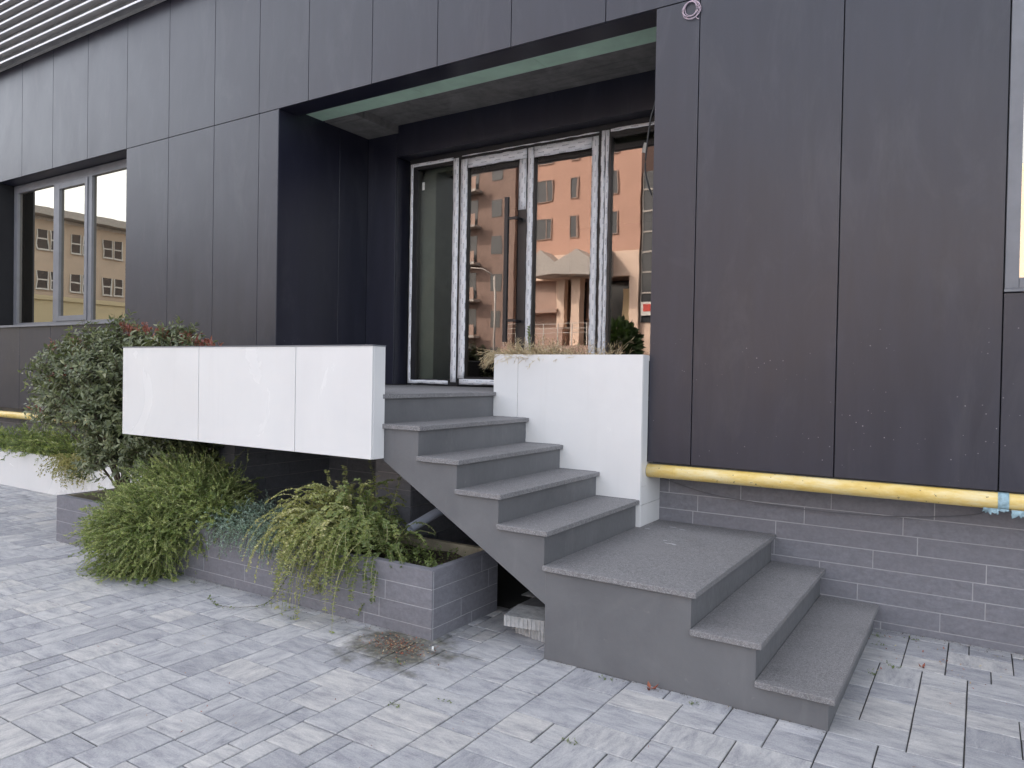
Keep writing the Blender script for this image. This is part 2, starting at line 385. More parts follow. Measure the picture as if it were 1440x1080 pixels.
# unseen storeys raised to shade the forecourt, left wing added to block the sun
box('upper_wall', 'panel', B, -14.6, 4.3, .0, .6, 6.5, 13.0)
box('sun_block_wing', 'panel', B, -45, -14.62, .0, 10, -.05, 13.0); box('right_wing', 'panel', B, 4.32, 22, .0, 10, -.05, 13.0); box('roof', 'core', B, -14.6, 4.3, .61, 10, 12.6, 13.0); box('rear_wall', 'core', B, -14.6, 4.3, 10.01, 10.3, -.05, 13.0)
# louvre band above the panels
lb = root('louvre_screen', (-6, 0, 5.3), 'pale edged horizontal metal louvres running above the dark panels at the top left corner', 'louvre')
MB().box(-14.6, 4.3, -.01, .0, 5.274, 6.49).build('backing', 'lou', lb)
for k in range(9):
    z = 5.268 + k * .1235
    MB().prism([(-.012, z + .055), (-.135, z + .012), (-.135, z), (-.128, z), (-.012, z + .043)], -14.6, 4.3, 'x').build('blade', 'lou', lb)
    MB().box(-14.6, 4.3, -.142, -.1355, z - .004, z + .017).build('blade_edge', 'lip', lb)

# stone plinth below the panels, tile by tile
rowz = [.0, .045, .150, .248, .350, .457, .562, .669, .775]
known = {1: [.898], 2: [.472, 1.11], 3: [.259, 1.05], 4: [.551], 5: [-.536, -.003, .778], 6: [-.505, .165, .703], 7: [-.704, -.224, .317, .858], 0: [.6]}
MB().box(-14.6, 4.3, .2412, .6, -.04, .89).build('plinth_core', 'grout', B)
PY = .2392
def cuts(x0, x1, ks, lens=(.5, .56, .62, .78)):
    xs = sorted(k for k in ks if x0 < k < x1) or [random.uniform(x0, min(x1, x0 + .5))]
    while xs[0] - x0 > .62: xs.insert(0, xs[0] - random.choice(lens))
    while x1 - xs[-1] > .62: xs.append(xs[-1] + random.choice(lens))
    return [x0] + [x for x in xs if x0 + .04 < x < x1 - .04] + [x1]
g_ = .0028
for r in range(8):
    xs = cuts(-.78, 3.0, known[r])
    for a, b in zip(xs, xs[1:]): box('plinth_tile', 'slate', B, a + g_, b - g_, PY + random.uniform(-.001, .001), PY + .0095, rowz[r] + g_, rowz[r + 1] - g_, bevel=.001)
ft = MB()      # rows of tiles in the shade below the landing and to the far left
for r in range(8):
    xs = cuts(-12, -1.9, [-3.1 + .2 * (r % 3)])
    for a, b in zip(xs, xs[1:]): ft.box(a + g_, b - g_, PY, PY + .0095, rowz[r] + g_, rowz[r + 1] - g_)
stuff(ft.build('far_plinth_tiles', 'slate', B))

# recessed entrance
XL, XR, YB, YD = -4.41, -.77, 1.17, 1.32
def rp(name, *d, mat='panel'): return box(name, mat, B, *d, bevel=.0012)
rp('reveal_panel', XL - .02, XL, .004, .762, 1.325, 3.90); rp('reveal_panel', XL - .02, XL, .768, YB - .003, 1.325, 3.90)
rp('reveal_panel', XL, -4.023, YB, YB + .02, 1.325, 3.88)
rp('reveal_panel', -4.04, -4.02, YB + .023, YD + .06, 1.325, 3.64)
rp('reveal_panel', XR, XR + .02, .023, YD, 1.325, 3.95)
rp('door_lintel', -4.02, XR, YB, YB + .02, 3.645, 3.96)
rp('lintel_soffit', -4.02, XR, YB + .021, YD + .05, 3.645, 3.66)
rp('entrance_soffit', XL, XR, .021, .235, 3.842, 3.86)
gb = MB()
for a, b in ((-4.41, -3.1), (-3.096, -1.9), (-1.896, -.77)): gb.box(a, b, .31, .535 + random.uniform(-.006, .006), 3.885, 3.90)
gb.build('green_board', 'green', B)
MB().box(XL, -4.0, .236, 1.4, 3.905, 4.1).box(XL, -4.0, .56, 1.17, 3.882, 3.904).build('concrete_slab', 'concrete', B)
MB().box(-4.0, XR, .236, 1.4, 3.962, 4.1).build('concrete_slab', 'concrete', B)
for d in ((-4.75, -4.432, .6, 1.8, 1.0, 4.1), (XR + .022, -.4, .6, 1.8, 1.0, 4.1), (-4.43, -4.045, 1.195, 1.6, 1.3, 3.95)): box('entrance_wall_core', 'core', B, *d)

# doors and sidelights (frames wrapped in printed protective film)
def film(parent, x0, x1, z0, z1, horiz=0, y=YD):
    L = (x1 - x0) if horiz else (z1 - z0); n = max(3, int(L / .07)); V = []; F = []
    rr = random.Random(int(x0 * 1000) + int(z0 * 100))
    for i in range(n + 1):
        t = i / n; e0 = rr.choice((0, 0, .002, .005, -.001)); e1 = rr.choice((0, 0, .002, .004, -.001)); w = rr.uniform(-.0008, .0012)
        if horiz: a = (x0 + (x1 - x0) * t, z0 + e0); b = (x0 + (x1 - x0) * t, z1 - e1)
        else: a = (x0 + e0, z0 + (z1 - z0) * t); b = (x1 - e1, z0 + (z1 - z0) * t)
        for p in (a, b): V += [(p[0], y - .0015 - w, p[1]), (p[0], y + .001, p[1])]
        if i:
            k = 4 * i
            F += [(k - 4, k, k + 2, k - 2), (k - 3, k - 1, k + 3, k + 1), (k - 4, k - 3, k + 1, k), (k - 2, k + 2, k + 3, k - 1)]
    F += [(0, 2, 3, 1), (4 * n, 4 * n + 1, 4 * n + 3, 4 * n + 2)]
    o = raw('protective_film', np.array(V), np.array(F), 'film', parent)
    a = o.data.attributes.new('horiz', 'FLOAT', 'FACE'); a.data.foreach_set('value', np.full(len(o.data.polygons), float(horiz), np.float32)); return o
def pane(parent, x0, x1, z0, z1, y=YD + .03, mat='glass'): return box('glass_pane', mat, parent, x0, x1, y, y + .012, z0, z1)
zb, zt = 1.325, 3.60
dfm = MB()
for a, b in ((-3.965, -3.865), (-3.405, -3.318), (-1.800, -1.692), (-.86, -.772)): dfm.box(a, b, YD + .002, YD + .07, zb, zt)
dfm.box(-3.965, -.772, YD + .0025, YD + .069, 3.565, 3.644)
for a, b in ((-3.865, -3.405), (-1.692, -.86)): dfm.box(a, b, YD + .003, YD + .068, zb, 1.385); dfm.box(a, b, YD + .003, YD + .068, 3.53, 3.565)
df = dfm.build('door_frame', 'black', B)
pane(df, -3.866, -3.404, 1.38, 3.535, mat='clear'); pane(df, -1.693, -.859, 1.38, 3.535)
film(df, -3.952, -3.917, 1.34, 3.588); film(df, -3.95, -3.405, 3.560, 3.592, 1); film(df, -3.402, -3.333, 1.36, 3.578)
film(df, -3.94, -3.43, 1.338, 1.378, 1); film(df, -1.787, -1.748, 1.36, 3.592); film(df, -1.745, -1.712, 1.36, 3.590); film(df, -1.70, -.80, 3.567, 3.597, 1); film(df, -3.30, -1.81, 3.580, 3.592, 1)
film(df, -1.70, -.86, 1.338, 1.378, 1)
box('sticker', 'paper', df, -3.82, -3.79, YD + .027, YD + .0295, 3.32, 3.40); 
MB().prism([(-1.42, 3.36), (-1.385, 3.35), (-1.365, 3.43), (-1.40, 3.44)], YD + .027, YD + .0295, 'y').build('sticker', 'paper', df)
def leaf(x0, x1, sl, sr):
    b = MB(); z0, z1 = 1.332, 3.562
    b.box(x0, x0 + sl, YD + .002, YD + .06, z0, z1).box(x1 - sr, x1, YD + .002, YD + .06, z0, z1)
    b.box(x0 + sl, x1 - sr, YD + .003, YD + .059, z0, z0 + .085).box(x0 + sl, x1 - sr, YD + .003, YD + .059, z1 - .095, z1)
    o = b.build('door_leaf', 'black', B); pane(o, x0 + sl - .001, x1 - sr + .001, z0 + .084, z1 - .094); return o
l1 = leaf(-3.312, -2.545, .088, .09); l2 = leaf(-2.541, -1.806, .078, .072)
film(l1, -3.309, -3.228, 1.40, 3.555); film(l1, -3.225, -2.55, 3.463, 3.556, 1); film(l1, -2.632, -2.550, 2.99, 3.46); film(l1, -3.29, -2.56, 1.340, 1.395, 1)
film(l2, -2.538, -2.474, 1.36, 3.555); film(l2, -2.47, -1.88, 3.455, 3.556, 1); film(l2, -1.876, -1.811, 1.36, 3.555); film(l2, -2.47, -1.88, 1.340, 1.385, 1)
hb = MB().box(-2.725, -2.685, YD - .10, YD - .07, 1.75, 3.10)
for z in (2.90, 1.95): hb.box(-2.684, -2.60, YD - .095, YD - .075, z - .012, z + .012).box(-2.612, -2.588, YD - .09, YD + .002, z - .011, z + .011)
hb.build('pull_handle', 'black', l1, bevel=.002)
# inside
MB().box(-3.99, -3.70, 1.42, 1.44, 1.32, 3.60).box(-3.70, -.6, 1.42, 1.60, 3.50, 3.60).box(-3.715, -3.70, 1.44, 1.9, 1.32, 3.5).build('inner_reveal', 'plaster', B)
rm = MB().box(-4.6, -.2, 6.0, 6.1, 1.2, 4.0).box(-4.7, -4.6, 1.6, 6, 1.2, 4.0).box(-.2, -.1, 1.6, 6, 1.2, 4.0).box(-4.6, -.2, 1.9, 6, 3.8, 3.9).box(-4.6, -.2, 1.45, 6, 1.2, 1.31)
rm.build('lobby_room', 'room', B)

# left window
yw = .2
wf = MB()
for a, b in ((-9.898, -9.80), (-8.86, -8.775), (-8.042, -7.962), (-6.97, -6.885)): wf.box(a, b, yw, yw + .07, 1.975, 3.835)
wf.box(-9.80, -6.885, yw + .001, yw + .069, 3.735, 3.835); wf.box(-9.80, -6.885, yw + .001, yw + .069, 1.975, 2.01)
w1 = wf.build('window_left', 'grey_alu', B, bevel=.002); w1.name = 'window'
sb = MB()
for a, b in ((-8.774, -8.70), (-8.105, -8.043)): sb.box(a, b, yw - .012, yw + .05, 2.011, 3.734)
sb.box(-8.70, -8.105, yw - .011, yw + .049, 2.011, 2.075).box(-8.70, -8.105, yw - .011, yw + .049, 3.66, 3.734)
sb.build('opening_sash', 'grey_alu', w1, bevel=.002)
pane(w1, -9.80, -8.86, 2.01, 3.736, yw + .03, 'wglass'); pane(w1, -8.70, -8.105, 2.07, 3.665, yw + .02, 'wglass'); pane(w1, -7.962, -6.97, 2.01, 3.736, yw + .03, 'wglass')
MB().prism([(-.035, 1.935), (-.035, 1.960), (yw, 1.975), (yw, 1.95)], -9.9, -6.885, 'x').build('window_sill', 'grey_alu', w1)
MB().box(-9.9, -6.885, .022, .29, 3.842, 3.858).box(-9.92, -9.901, .004, .29, 1.95, 3.84).box(-6.882, -6.864, .022, .29, 1.95, 3.84).build('window_reveal', 'panel', w1)
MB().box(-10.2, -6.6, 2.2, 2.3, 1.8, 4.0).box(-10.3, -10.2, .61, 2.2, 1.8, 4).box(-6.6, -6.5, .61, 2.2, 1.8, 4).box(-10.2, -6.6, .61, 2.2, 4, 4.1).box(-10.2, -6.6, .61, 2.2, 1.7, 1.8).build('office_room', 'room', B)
# right window, cut by the edge of the picture
wf = MB()
wf.box(1.153, 1.215, .006, .08, 1.935, 3.835).box(2.28, 2.37, .006, .08, 1.935, 3.835).box(3.43, 3.497, .006, .08, 1.935, 3.835).box(1.215, 3.43, .0065, .079, 1.935, 1.99).box(1.215, 3.43, .0065, .079, 3.77, 3.835)
w2 = wf.build('window', 'grey_alu', B, bevel=.003)
pane(w2, 1.215, 2.28, 1.99, 3.77, .035, 'wglass'); pane(w2, 2.37, 3.43, 1.99, 3.77, .035, 'wglass')
box('window_sill', 'grey_alu', w2, 1.152, 3.49, -.012, .08, 1.917, 1.934, bevel=.002)
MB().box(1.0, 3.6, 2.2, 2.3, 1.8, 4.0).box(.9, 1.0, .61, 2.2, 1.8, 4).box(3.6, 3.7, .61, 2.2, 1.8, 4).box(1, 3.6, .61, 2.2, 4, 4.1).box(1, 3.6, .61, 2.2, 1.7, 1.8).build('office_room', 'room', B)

# ================================================================== STAIRS
ST = root('entrance_stairs', (-.3, -.6, 0), 'grey painted entrance stairs with flamed granite treads, a wide platform and a cantilevered upper flight', 'stairs')
OV, TH = .02, .0274; YF = -1.2987; YS = YF + OV
nose = [(-1.8985, 1.32), (-1.6161, 1.1456), (-1.339, .974), (-1.0605, .8131), (-.775, .6551), (0., .4788), (.2923, .309), (.5892, .1438)]
rz = [x - .0265 for x, z in nose]
up = [(-1.95, .955), (-.79, .278), (-.79, nose[5][1] - TH), (rz[4], nose[5][1] - TH)]
for k in (4, 3, 2, 1):
    up += [(rz[k], nose[k][1] - TH), (rz[k - 1], nose[k][1] - TH)]
up += [(rz[0], nose[0][1] - TH), (-1.95, nose[0][1] - TH)]
lo = [(-.79, -.02), (rz[7], -.02), (rz[7], nose[7][1] - TH), (rz[6], nose[7][1] - TH), (rz[6], nose[6][1] - TH), (rz[5], nose[6][1] - TH), (rz[5], nose[5][1] - TH), (-.7895, nose[5][1] - TH)]
MB().prism(up, YS, -.098).build('stair_body', 'paint', ST)
MB().prism(lo, YS, PY).build('stair_body', 'paint', ST)
def tread(x0, x1, y1, z, name='tread'): return box(name, 'granite', ST, x0, x1, YF, y1, z - TH + .0004, z, bevel=.0022)
for k in (1, 2, 3, 4): tread(rz[k - 1] + .001, nose[k][0], -.101, nose[k][1])
tread(rz[4] + .001, 0., PY - .001, nose[5][1], 'platform_slab'); tread(rz[5] + .001, nose[6][0], PY - .001, nose[6][1]); tread(rz[6] + .001, nose[7][0], PY - .001, nose[7][1])
b = MB().box(-4.36, nose[0][0], YF, -.101, 1.32 - TH, 1.32); b.build('landing_tread', 'granite', ST, bevel=.0022)
b = MB().box(-4.405, -.775, -.098, 1.42, 1.292, 1.319); b.build('landing_floor', 'granite', ST)
MB().box(-4.36, -1.951, YS, .23, .985, 1.32 - TH - .001).box(-4.405, -.78, .231, 1.42, .985, 1.29).build('landing_slab', 'paint', ST)
for x0, x1, y0 in ((-4.245, -3.94, -.778), (-2.43, -2.115, -.778)):
    pr = MB().box(x0 + .01, x1 - .01, y0 + .01, .236, -.02, .984).build('landing_pier', 'grout', ST)
    for r in range(9):
        z0 = .02 + r * .107; z1 = min(z0 + .107, .984)
        box('tile', 'slate', pr, x0 + .0005, x1 - .0005, y0, y0 + .009, z0 + g_, z1 - g_)
        ys = [y0 + .012, y0 + (.56 if r % 2 else .3), .236]
        for a, c in zip(ys, ys[1:]): box('tile', 'slate', pr, x1 - .0095, x1, a + g_, c - g_, z0 + g_, z1 - g_)

# white parapets
P1 = root('white_parapet', (-2.9, -1.33, .94), 'long white panelled parapet hanging in front of the landing, left of the stairs', 'parapet')
QZ0, QZ1 = .942, 1.600
MB().box(-4.465, -1.913, -1.375, -1.2815, QZ0 + .003, QZ1 - .001).box(-4.465, -4.37, -1.281, -.02, QZ0 + .003, QZ1 - .001).build('parapet_core', 'core', P1)
for a, b in ((-4.477, -3.533), (-3.533, -2.55), (-2.55, -1.9005)): box('white_panel', 'white', P1, a + .0028, b - .0028, -1.387, -1.3755, QZ0, QZ1, bevel=.001)
box('white_panel', 'white', P1, -1.9125, -1.9, -1.3745, -1.281, QZ0, QZ1, bevel=.001)
box('white_panel', 'white', P1, -4.477, -4.4655, -1.3745, -.02, QZ0, QZ1, bevel=.001)
MB().box(-4.481, -1.896, -1.391, -1.2805, QZ1 + .001, QZ1 + .0075).box(-4.481, -4.37, -1.28, -.02, QZ1 + .001, QZ1 + .0075).build('metal_cap', 'grey_alu', P1)
P2 = root('white_parapet', (-1.3, 0, .48), 'short white parapet planter stepping down beside the treads, right of the entrance doors', 'parapet')
zt2 = 1.592
def stepped(x0, x1):
    pts = [(x0, zt2), (x1, zt2)]; 
    lows = []
    for k in range(1, 5):
        a, b = (rz[k - 1], rz[k]); lows.append((a, b, nose[k][1]))
    xs = [(max(a, x0), min(b, x1), z) for a, b, z in lows if min(b, x1) > max(a, x0)]
    low = []
    for a, b, z in xs: low += [(a, z + .001), (b, z + .001)]
    if x1 > rz[4]: low += [(rz[4] + .0015, .48), (x1, .48)]
    return pts + low[::-1]
def fixpoly(p):
    q = []
    for v in p:
        if not q or (abs(q[-1][0] - v[0]) + abs(q[-1][1] - v[1])) > 1e-5: q.append(v)
    return q
MB().prism(fixpoly(stepped(-1.9225, -1.7185)), -.0996, -.0885).build('white_panel', 'white', P2)
MB().prism(fixpoly(stepped(-1.7155, -.7725)), -.0996, -.0885).build('white_panel', 'white', P2)
MB().box(-.7815, -.7705, -.088, -.001, .74, zt2).box(-.7815, -.7705, -.088, PY, .48, .618).box(-.7815, -.7705, -.088, PY, .621, .7385).box(-.7815, -.7705, -.001, PY, .7385, .892).build('end_panel', 'white', P2)
box('white_panel', 'white', P2, -1.9225, -1.911, -.088, .20, 1.32, zt2)
MB().box(-1.9225, -.7705, .188, .2, 1.32, zt2).build('back_panel', 'white', P2)
MB().box(-1.91, -.783, -.087, .187, 1.30, 1.555).build('planting_soil', 'soil', P2)
box('parapet_core', 'core', P2, -1.90, -.79, -.086, .22, .49, 1.29)

# ================================================================== PLANTERS
PL = root('slate_planter', (-3.4, -1.1, 0), 'long low planter clad in grey slate tiles in front of the landing', 'planter')
px0, px1, py0, py1 = -5.38, -1.41, -1.42, -.78
cr = MB(); cr.box(px0 + .01, px1 - .01, py0 + .01, py0 + .045, -.02, .374).box(px0 + .01, px1 - .01, py1 - .035, py1, -.02, .374).box(px0 + .01, px0 + .045, py0 + .046, py1 - .036, -.02, .374).box(px1 - .045, px1 - .01, py0 + .046, py1 - .036, -.02, .374)
cr.build('planter_wall', 'trough', PL)
prow = [0, .065, .170, .277, .381]
pk = {3: [-5.232, -4.685, -1.892], 2: [-4.905, -3.35], 1: [-5.124, -2.973, -1.794], 0: [-5.26, -3.071]}
for r in range(4):
    base = pk[r]; xs = [px0] + base[:1]
    while px1 - xs[-1] > .2:
        nx = [q for q in base if q > xs[-1] + .05]
        t = xs[-1] + random.choice((.52, .56, .6))
        if nx and t > nx[0] - .25: t = nx[0]
        if t > px1 - .12: break
        xs.append(t)
    xs.append(px1)
    for a, b in zip(xs, xs[1:]): box('planter_tile', 'slate', PL, a + g_, b - g_, py0 + random.uniform(-.0008, .0008), py0 + .0095, prow[r] + g_ * .8, prow[r + 1] - g_ * .8, bevel=.001)
sj = {3: [-.955], 2: [-.88], 1: [-1.153], 0: [-1.05]}
for r in range(4):
    ys = [py0 + .011] + sj[r] + [py1]
    for a, b in zip(ys, ys[1:]): box('planter_tile', 'slate', PL, px1 - .0095, px1, a + g_, b - g_, prow[r] + g_ * .8, prow[r + 1] - g_ * .8, bevel=.001)
    box('planter_tile', 'slate', PL, px0, px0 + .0095, py0 + .011, py1, prow[r] + g_ * .8, prow[r + 1] - g_ * .8)
MB().box(px0 + .006, px1 - .004, py0 + .002, py0 + .0095, .0, .374).box(px1 - .0098, px1 - .002, py0 + .01, py1, 0, .374).build('grout_bed', 'grout', PL)
MB().box(px0 + .005, px1 - .005, py0 + .003, py0 + .05, .3745, .3815).box(px1 - .05, px1 - .004, py0 + .051, py1, .3745, .3815).build('rim', 'slate', PL)
sp = MB(); nx_, ny_ = 60, 10
gv = [[sp.b.verts.new((px0 + .04 + (px1 - px0 - .08) * i / nx_, py0 + .04 + (py1 - py0 - .08) * j / ny_, .31 + random.uniform(-.012, .012))) for j in range(ny_ + 1)] for i in range(nx_ + 1)]
for i in range(nx_):
    for j in range(ny_): sp.b.faces.new([gv[i][j], gv[i + 1][j], gv[i + 1][j + 1], gv[i][j + 1]])
stuff(sp.build('planting_soil', 'soil', PL))
WP = root('white_planter', (-8, 0, 0), 'low white rendered planter wall along the building at the far left', 'planter')
MB().box(-13, -5.6, -.32, -.27, -.02, .425).box(-5.65, -5.6, -.269, .23, -.02, .425).build('planter_wall', 'white', WP, bevel=.003)
box('planting_soil', 'soil', WP, -13, -5.66, -.268, .235, .0, .37)

# ================================================================== PIPES, CABLES, BLOCKS
GP = root('gas_pipe', (.2, .01, .84), 'thick yellow gas pipe running under the dark panels to the right of the stairs', 'pipe')
MB().tube([(-.768, .02, .838), (-.5, .02, .839), (0, .02, .840), (.6, .02, .842), (1.2, .02, .843), (4.2, .02, .85)], .0445, 20).build('pipe_body', 'pipe', GP)
MB().tube([(-.585, .02, .8388), (-.578, .02, .8388)], .0455, 20).build('weld_seam', 'pipe', GP)
tp = MB().tube([(1.150, .02, .8427), (1.198, .02, .843)], .0475, 20)
tp.build('tape_wrap', 'tape', GP)
rr = random.Random(5); V = []; F = []
def rag(x0, x1, zt_, drop, y):
    n = 12; s = len(V)
    for i in range(n + 1):
        t = i / n; x = x0 + (x1 - x0) * t
        for j in range(4):
            q = j / 3; V.append((x + rr.uniform(-.003, .003), y + rr.uniform(-.012, .012) * q, zt_ + .006 - q * drop * rr.uniform(.55, 1.1)))
    for i in range(n):
        for j in range(3): a = s + i * 4 + j; F.append((a, a + 4, a + 5, a + 1))
rag(1.085, 1.155, .80, .032, -.01); rag(1.21, 1.33, .80, .045, -.015); rag(1.145, 1.2, .80, .015, -.02)
raw('tape_rag', np.array(V), np.array(F), 'tape', GP)
GL = root('gas_pipe', (-9, .0, .83), 'yellow gas pipe continuing along the wall behind the leafy shrub at the far left', 'pipe')
MB().tube([(-13, .03, .80), (-9.5, .03, .806), (-6.0, .03, .815)], .0445, 16).build('pipe_body', 'pipe', GL)
pts = [(-.746, .769), (-.404, .693), (.042, .664), (.445, .662), (.811, .690), (1.06, .735), (1.12, .79)]
def smooth(pts, n=8):
    P = [np.array(p, float) for p in pts]; P = [2 * P[0] - P[1]] + P + [2 * P[-1] - P[-2]]; out = []
    for i in range(1, len(P) - 2):
        for t in np.linspace(0, 1, n, endpoint=False):
            a, b, c, d = P[i - 1:i + 3]; out.append(.5 * ((2 * b) + (c - a) * t + (2 * a - 5 * b + 4 * c - d) * t * t + (3 * b - a - 3 * c + d) * t ** 3))
    out.append(P[-2]); return [tuple(p) for p in out]
tag(MB().tube([(x, .2, z) for x, z in smooth(pts)], .0028, 6).build('sagging_cable', 'cable'), 'thin grey cable sagging across the slate plinth below the yellow pipe', 'cable')
tag(MB().tube(smooth([(-.79, .10, 3.86), (-.795, .1, 3.34), (-.836, .1, 3.156), (-.866, .1, 2.877), (-.845, .1, 2.74), (-.815, .1, 2.66)]), .006, 8).build('hanging_cable', 'bcable'), 'black cable hanging down at the right edge of the entrance opening', 'cable')
cl = MB()
for k in range(5):
    rr = random.Random(k); R0 = .052 + rr.uniform(-.010, .006); cx, cz = -.535 + rr.uniform(-.006, .006), 3.775 + rr.uniform(-.008, .008)
    cl.tube([(cx + R0 * math.cos(t) * (1 + .06 * math.sin(3 * t + k)), -.006 - .003 * k, cz + R0 * math.sin(t)) for t in np.linspace(0, 6.4, 30)], .0022, 5)
cl.tube(smooth([(-.49, -.01, 3.80), (-.478, -.012, 3.76), (-.50, -.01, 3.72), (-.482, -.008, 3.70)]), .0022, 5)
tag(cl.build('wire_coil', 'coil'), 'small pinkish coil of thin wire fixed high on the dark panel beside the entrance', 'wire')
pv = MB(); ax0 = Vector((-1.865, -1.08, .495)); ax1 = Vector((-1.80, -.55, .65)); d = (ax1 - ax0)
pv.tube([ax0, ax1], .030, 18, False).tube([ax1, ax0], .0265, 18, False)
a = (d.normalized()).cross(Vector((0, 0, 1))).normalized(); bb = d.normalized().cross(a)
for k in range(18):
    t0, t1 = 2 * math.pi * k / 18, 2 * math.pi * (k + 1) / 18
    pv.quad(*[ax0 + (a * math.cos(t) + bb * math.sin(t)) * r for t, r in ((t0, .030), (t1, .030), (t1, .0265), (t0, .0265))])
tag(pv.build('drain_pipe', 'pvc'), 'grey plastic drain pipe end sticking out from under the stairs above the planter', 'pipe')
def block(loc, rot, label):
    b = MB(); L, Wd, H = .27, .22, .058; n = 11
    pts = []
    for k in range(n):
        x0 = -L / 2 + L * k / n; pts += [(x0, -Wd / 2), (x0 + L / n * .62, -Wd / 2), (x0 + L / n * .66, -Wd / 2 + .004), (x0 + L / n * .96, -Wd / 2 + .004)]
    pts += [(L / 2, -Wd / 2)]
    m = 8
    for k in range(m):
        y0 = -Wd / 2 + Wd * k / m; pts += [(L / 2, y0 + .004), (L / 2, y0 + Wd / m * .62), (L / 2 - .007, y0 + Wd / m * .66), (L / 2 - .007, y0 + Wd / m * .96)]
    pts += [(L / 2, Wd / 2), (-L / 2, Wd / 2)]
    b.prism(pts, 0, H, 'z'); o = b.build('concrete_block', 'block'); o.location = loc; o.rotation_euler = (0, 0, rot); tag(o, label, 'block', 'loose blocks under the stairs')
block((-.955, -.965, .001), -.22, 'pale grooved concrete block lying on the paving under the stairs, lower of the two')
block((-1.02, -1.0, .0605), .18, 'pale grooved concrete block resting on top of another under the stairs')

# ================================================================== PLANTS
def stems(starts, dirs, lens, droop, n=16, wob=.08, stiff=1.):
    """arching stems: arrays (k,n,3)"""
    k = len(starts); P = np.zeros((k, n, 3)); d = np.array(dirs, float); d /= np.linalg.norm(d, axis=1)[:, None]
    p = np.array(starts, float); st = (np.array(lens) / (n - 1))[:, None]
    for i in range(n):
        P[:, i] = p; p = p + d * st
        d = d + rng.normal(0, wob, d.shape); d[:, 2] -= np.array(droop) * st[:, 0] * (1 + 1.2 * i / n); d /= np.linalg.norm(d, axis=1)[:, None]
    return P
def tubes(name, P, r0, r1, mat, parent, sides=4, rnd=None):
    k, n, _ = P.shape; T = np.gradient(P, axis=1); T /= np.linalg.norm(T, axis=2)[..., None] + 1e-9
    up = np.array([.13, .21, .97]); A = np.cross(T, up); A /= np.linalg.norm(A, axis=2)[..., None] + 1e-9; Bv = np.cross(T, A)
    R = np.linspace(1, 0, n)[None, :, None] * (np.asarray(r0).reshape(-1, 1, 1) - r1) + r1
    th = np.arange(sides) * 2 * math.pi / sides
    V = (P[:, :, None] + (A[:, :, None] * np.cos(th)[None, None, :, None] + Bv[:, :, None] * np.sin(th)[None, None, :, None]) * R[:, :, None]).reshape(-1, 3)
    i = np.arange(k)[:, None, None] * n * sides; j = np.arange(n - 1)[None, :, None] * sides; s = np.arange(sides)[None, None, :]; s2 = (s + 1) % sides
    F = np.stack([i + j + s, i + j + s2, i + j + sides + s2, i + j + sides + s], -1).reshape(-1, 4)
    return raw(name, V, F, mat, parent, np.repeat(rng.random(k), (n - 1) * sides) if rnd is None else rnd, True)
def leaves(pos, dirv, nrm, L, Wd, fold=.25, curl=.15):
    """one diamond-shaped folded leaf (4 tris) each; returns V,F(tris)"""
    k = len(pos); D = dirv / (np.linalg.norm(dirv, axis=1)[:, None] + 1e-9); Nn = nrm - D * np.sum(nrm * D, 1)[:, None]; Nn /= np.linalg.norm(Nn, axis=1)[:, None] + 1e-9
    Sd = np.cross(D, Nn); L = np.asarray(L).reshape(-1, 1); Wd = np.asarray(Wd).reshape(-1, 1)
    base = pos; m = pos + D * L * .5 - Nn * Wd * fold; tip = pos + D * L - Nn * L * curl
    l = pos + D * L * .45 + Sd * Wd * .5; r = pos + D * L * .45 - Sd * Wd * .5
    V = np.stack([base, l, m, r, tip], 1).reshape(-1, 3); o = (np.arange(k) * 5)[:, None]
    F = np.stack([o + [0, 2, 1], o + [0, 3, 2], o + [1, 2, 4], o + [2, 3, 4]], 1).reshape(-1, 3)
    return V, F
def clothe(name, P, mat, parent, per, L, Wd, ang=.9, start=.15, flat=False, jitter=.3, twoside=True, Ls=.35, cbias=None):
    """put leaves along stems P"""
    k, n, _ = P.shape; T = np.gradient(P, axis=1)
    t = rng.uniform(start, 1, (k, per)) * (n - 1); t = np.sort(t, 1); i0 = np.minimum(t.astype(int), n - 2); f = (t - i0)[..., None]
    ki = np.arange(k)[:, None]; pos = P[ki, i0] * (1 - f) + P[ki, i0 + 1] * f; tn = T[ki, i0]; tn = tn / (np.linalg.norm(tn, axis=2)[..., None] + 1e-9)
    pos = pos.reshape(-1, 3); tn = tn.reshape(-1, 3); m = len(pos)
    if flat:
        side = np.cross(tn, np.array([0, 0, 1.])); side /= np.linalg.norm(side, axis=1)[:, None] + 1e-6; side *= np.where(np.arange(m) % 2, 1, -1)[:, None]
        rad = side + rng.normal(0, jitter, (m, 3))
    else: rad = rng.normal(0, 1, (m, 3)); rad -= tn * np.sum(rad * tn, 1)[:, None]
    rad /= np.linalg.norm(rad, axis=1)[:, None] + 1e-9
    d = tn * math.cos(ang) + rad * math.sin(ang) + rng.normal(0, .12, (m, 3))
    nr = np.cross(d, np.cross(tn, d)) + rng.normal(0, .35, (m, 3)) + np.array([0, 0, .4])
    sz = rng.uniform(1 - Ls, 1 + Ls, m)
    V, F = leaves(pos, d, nr, L * sz, Wd * sz)
    base = np.repeat(rng.random(k), per) if cbias is None else np.repeat(cbias, per)
    rv = np.clip(base * .70 + rng.random(m) * .30, 0, 1)
    o = raw(name, V, F, mat, parent, np.repeat(rv, 4)); o['kind'] = 'stuff'; return o

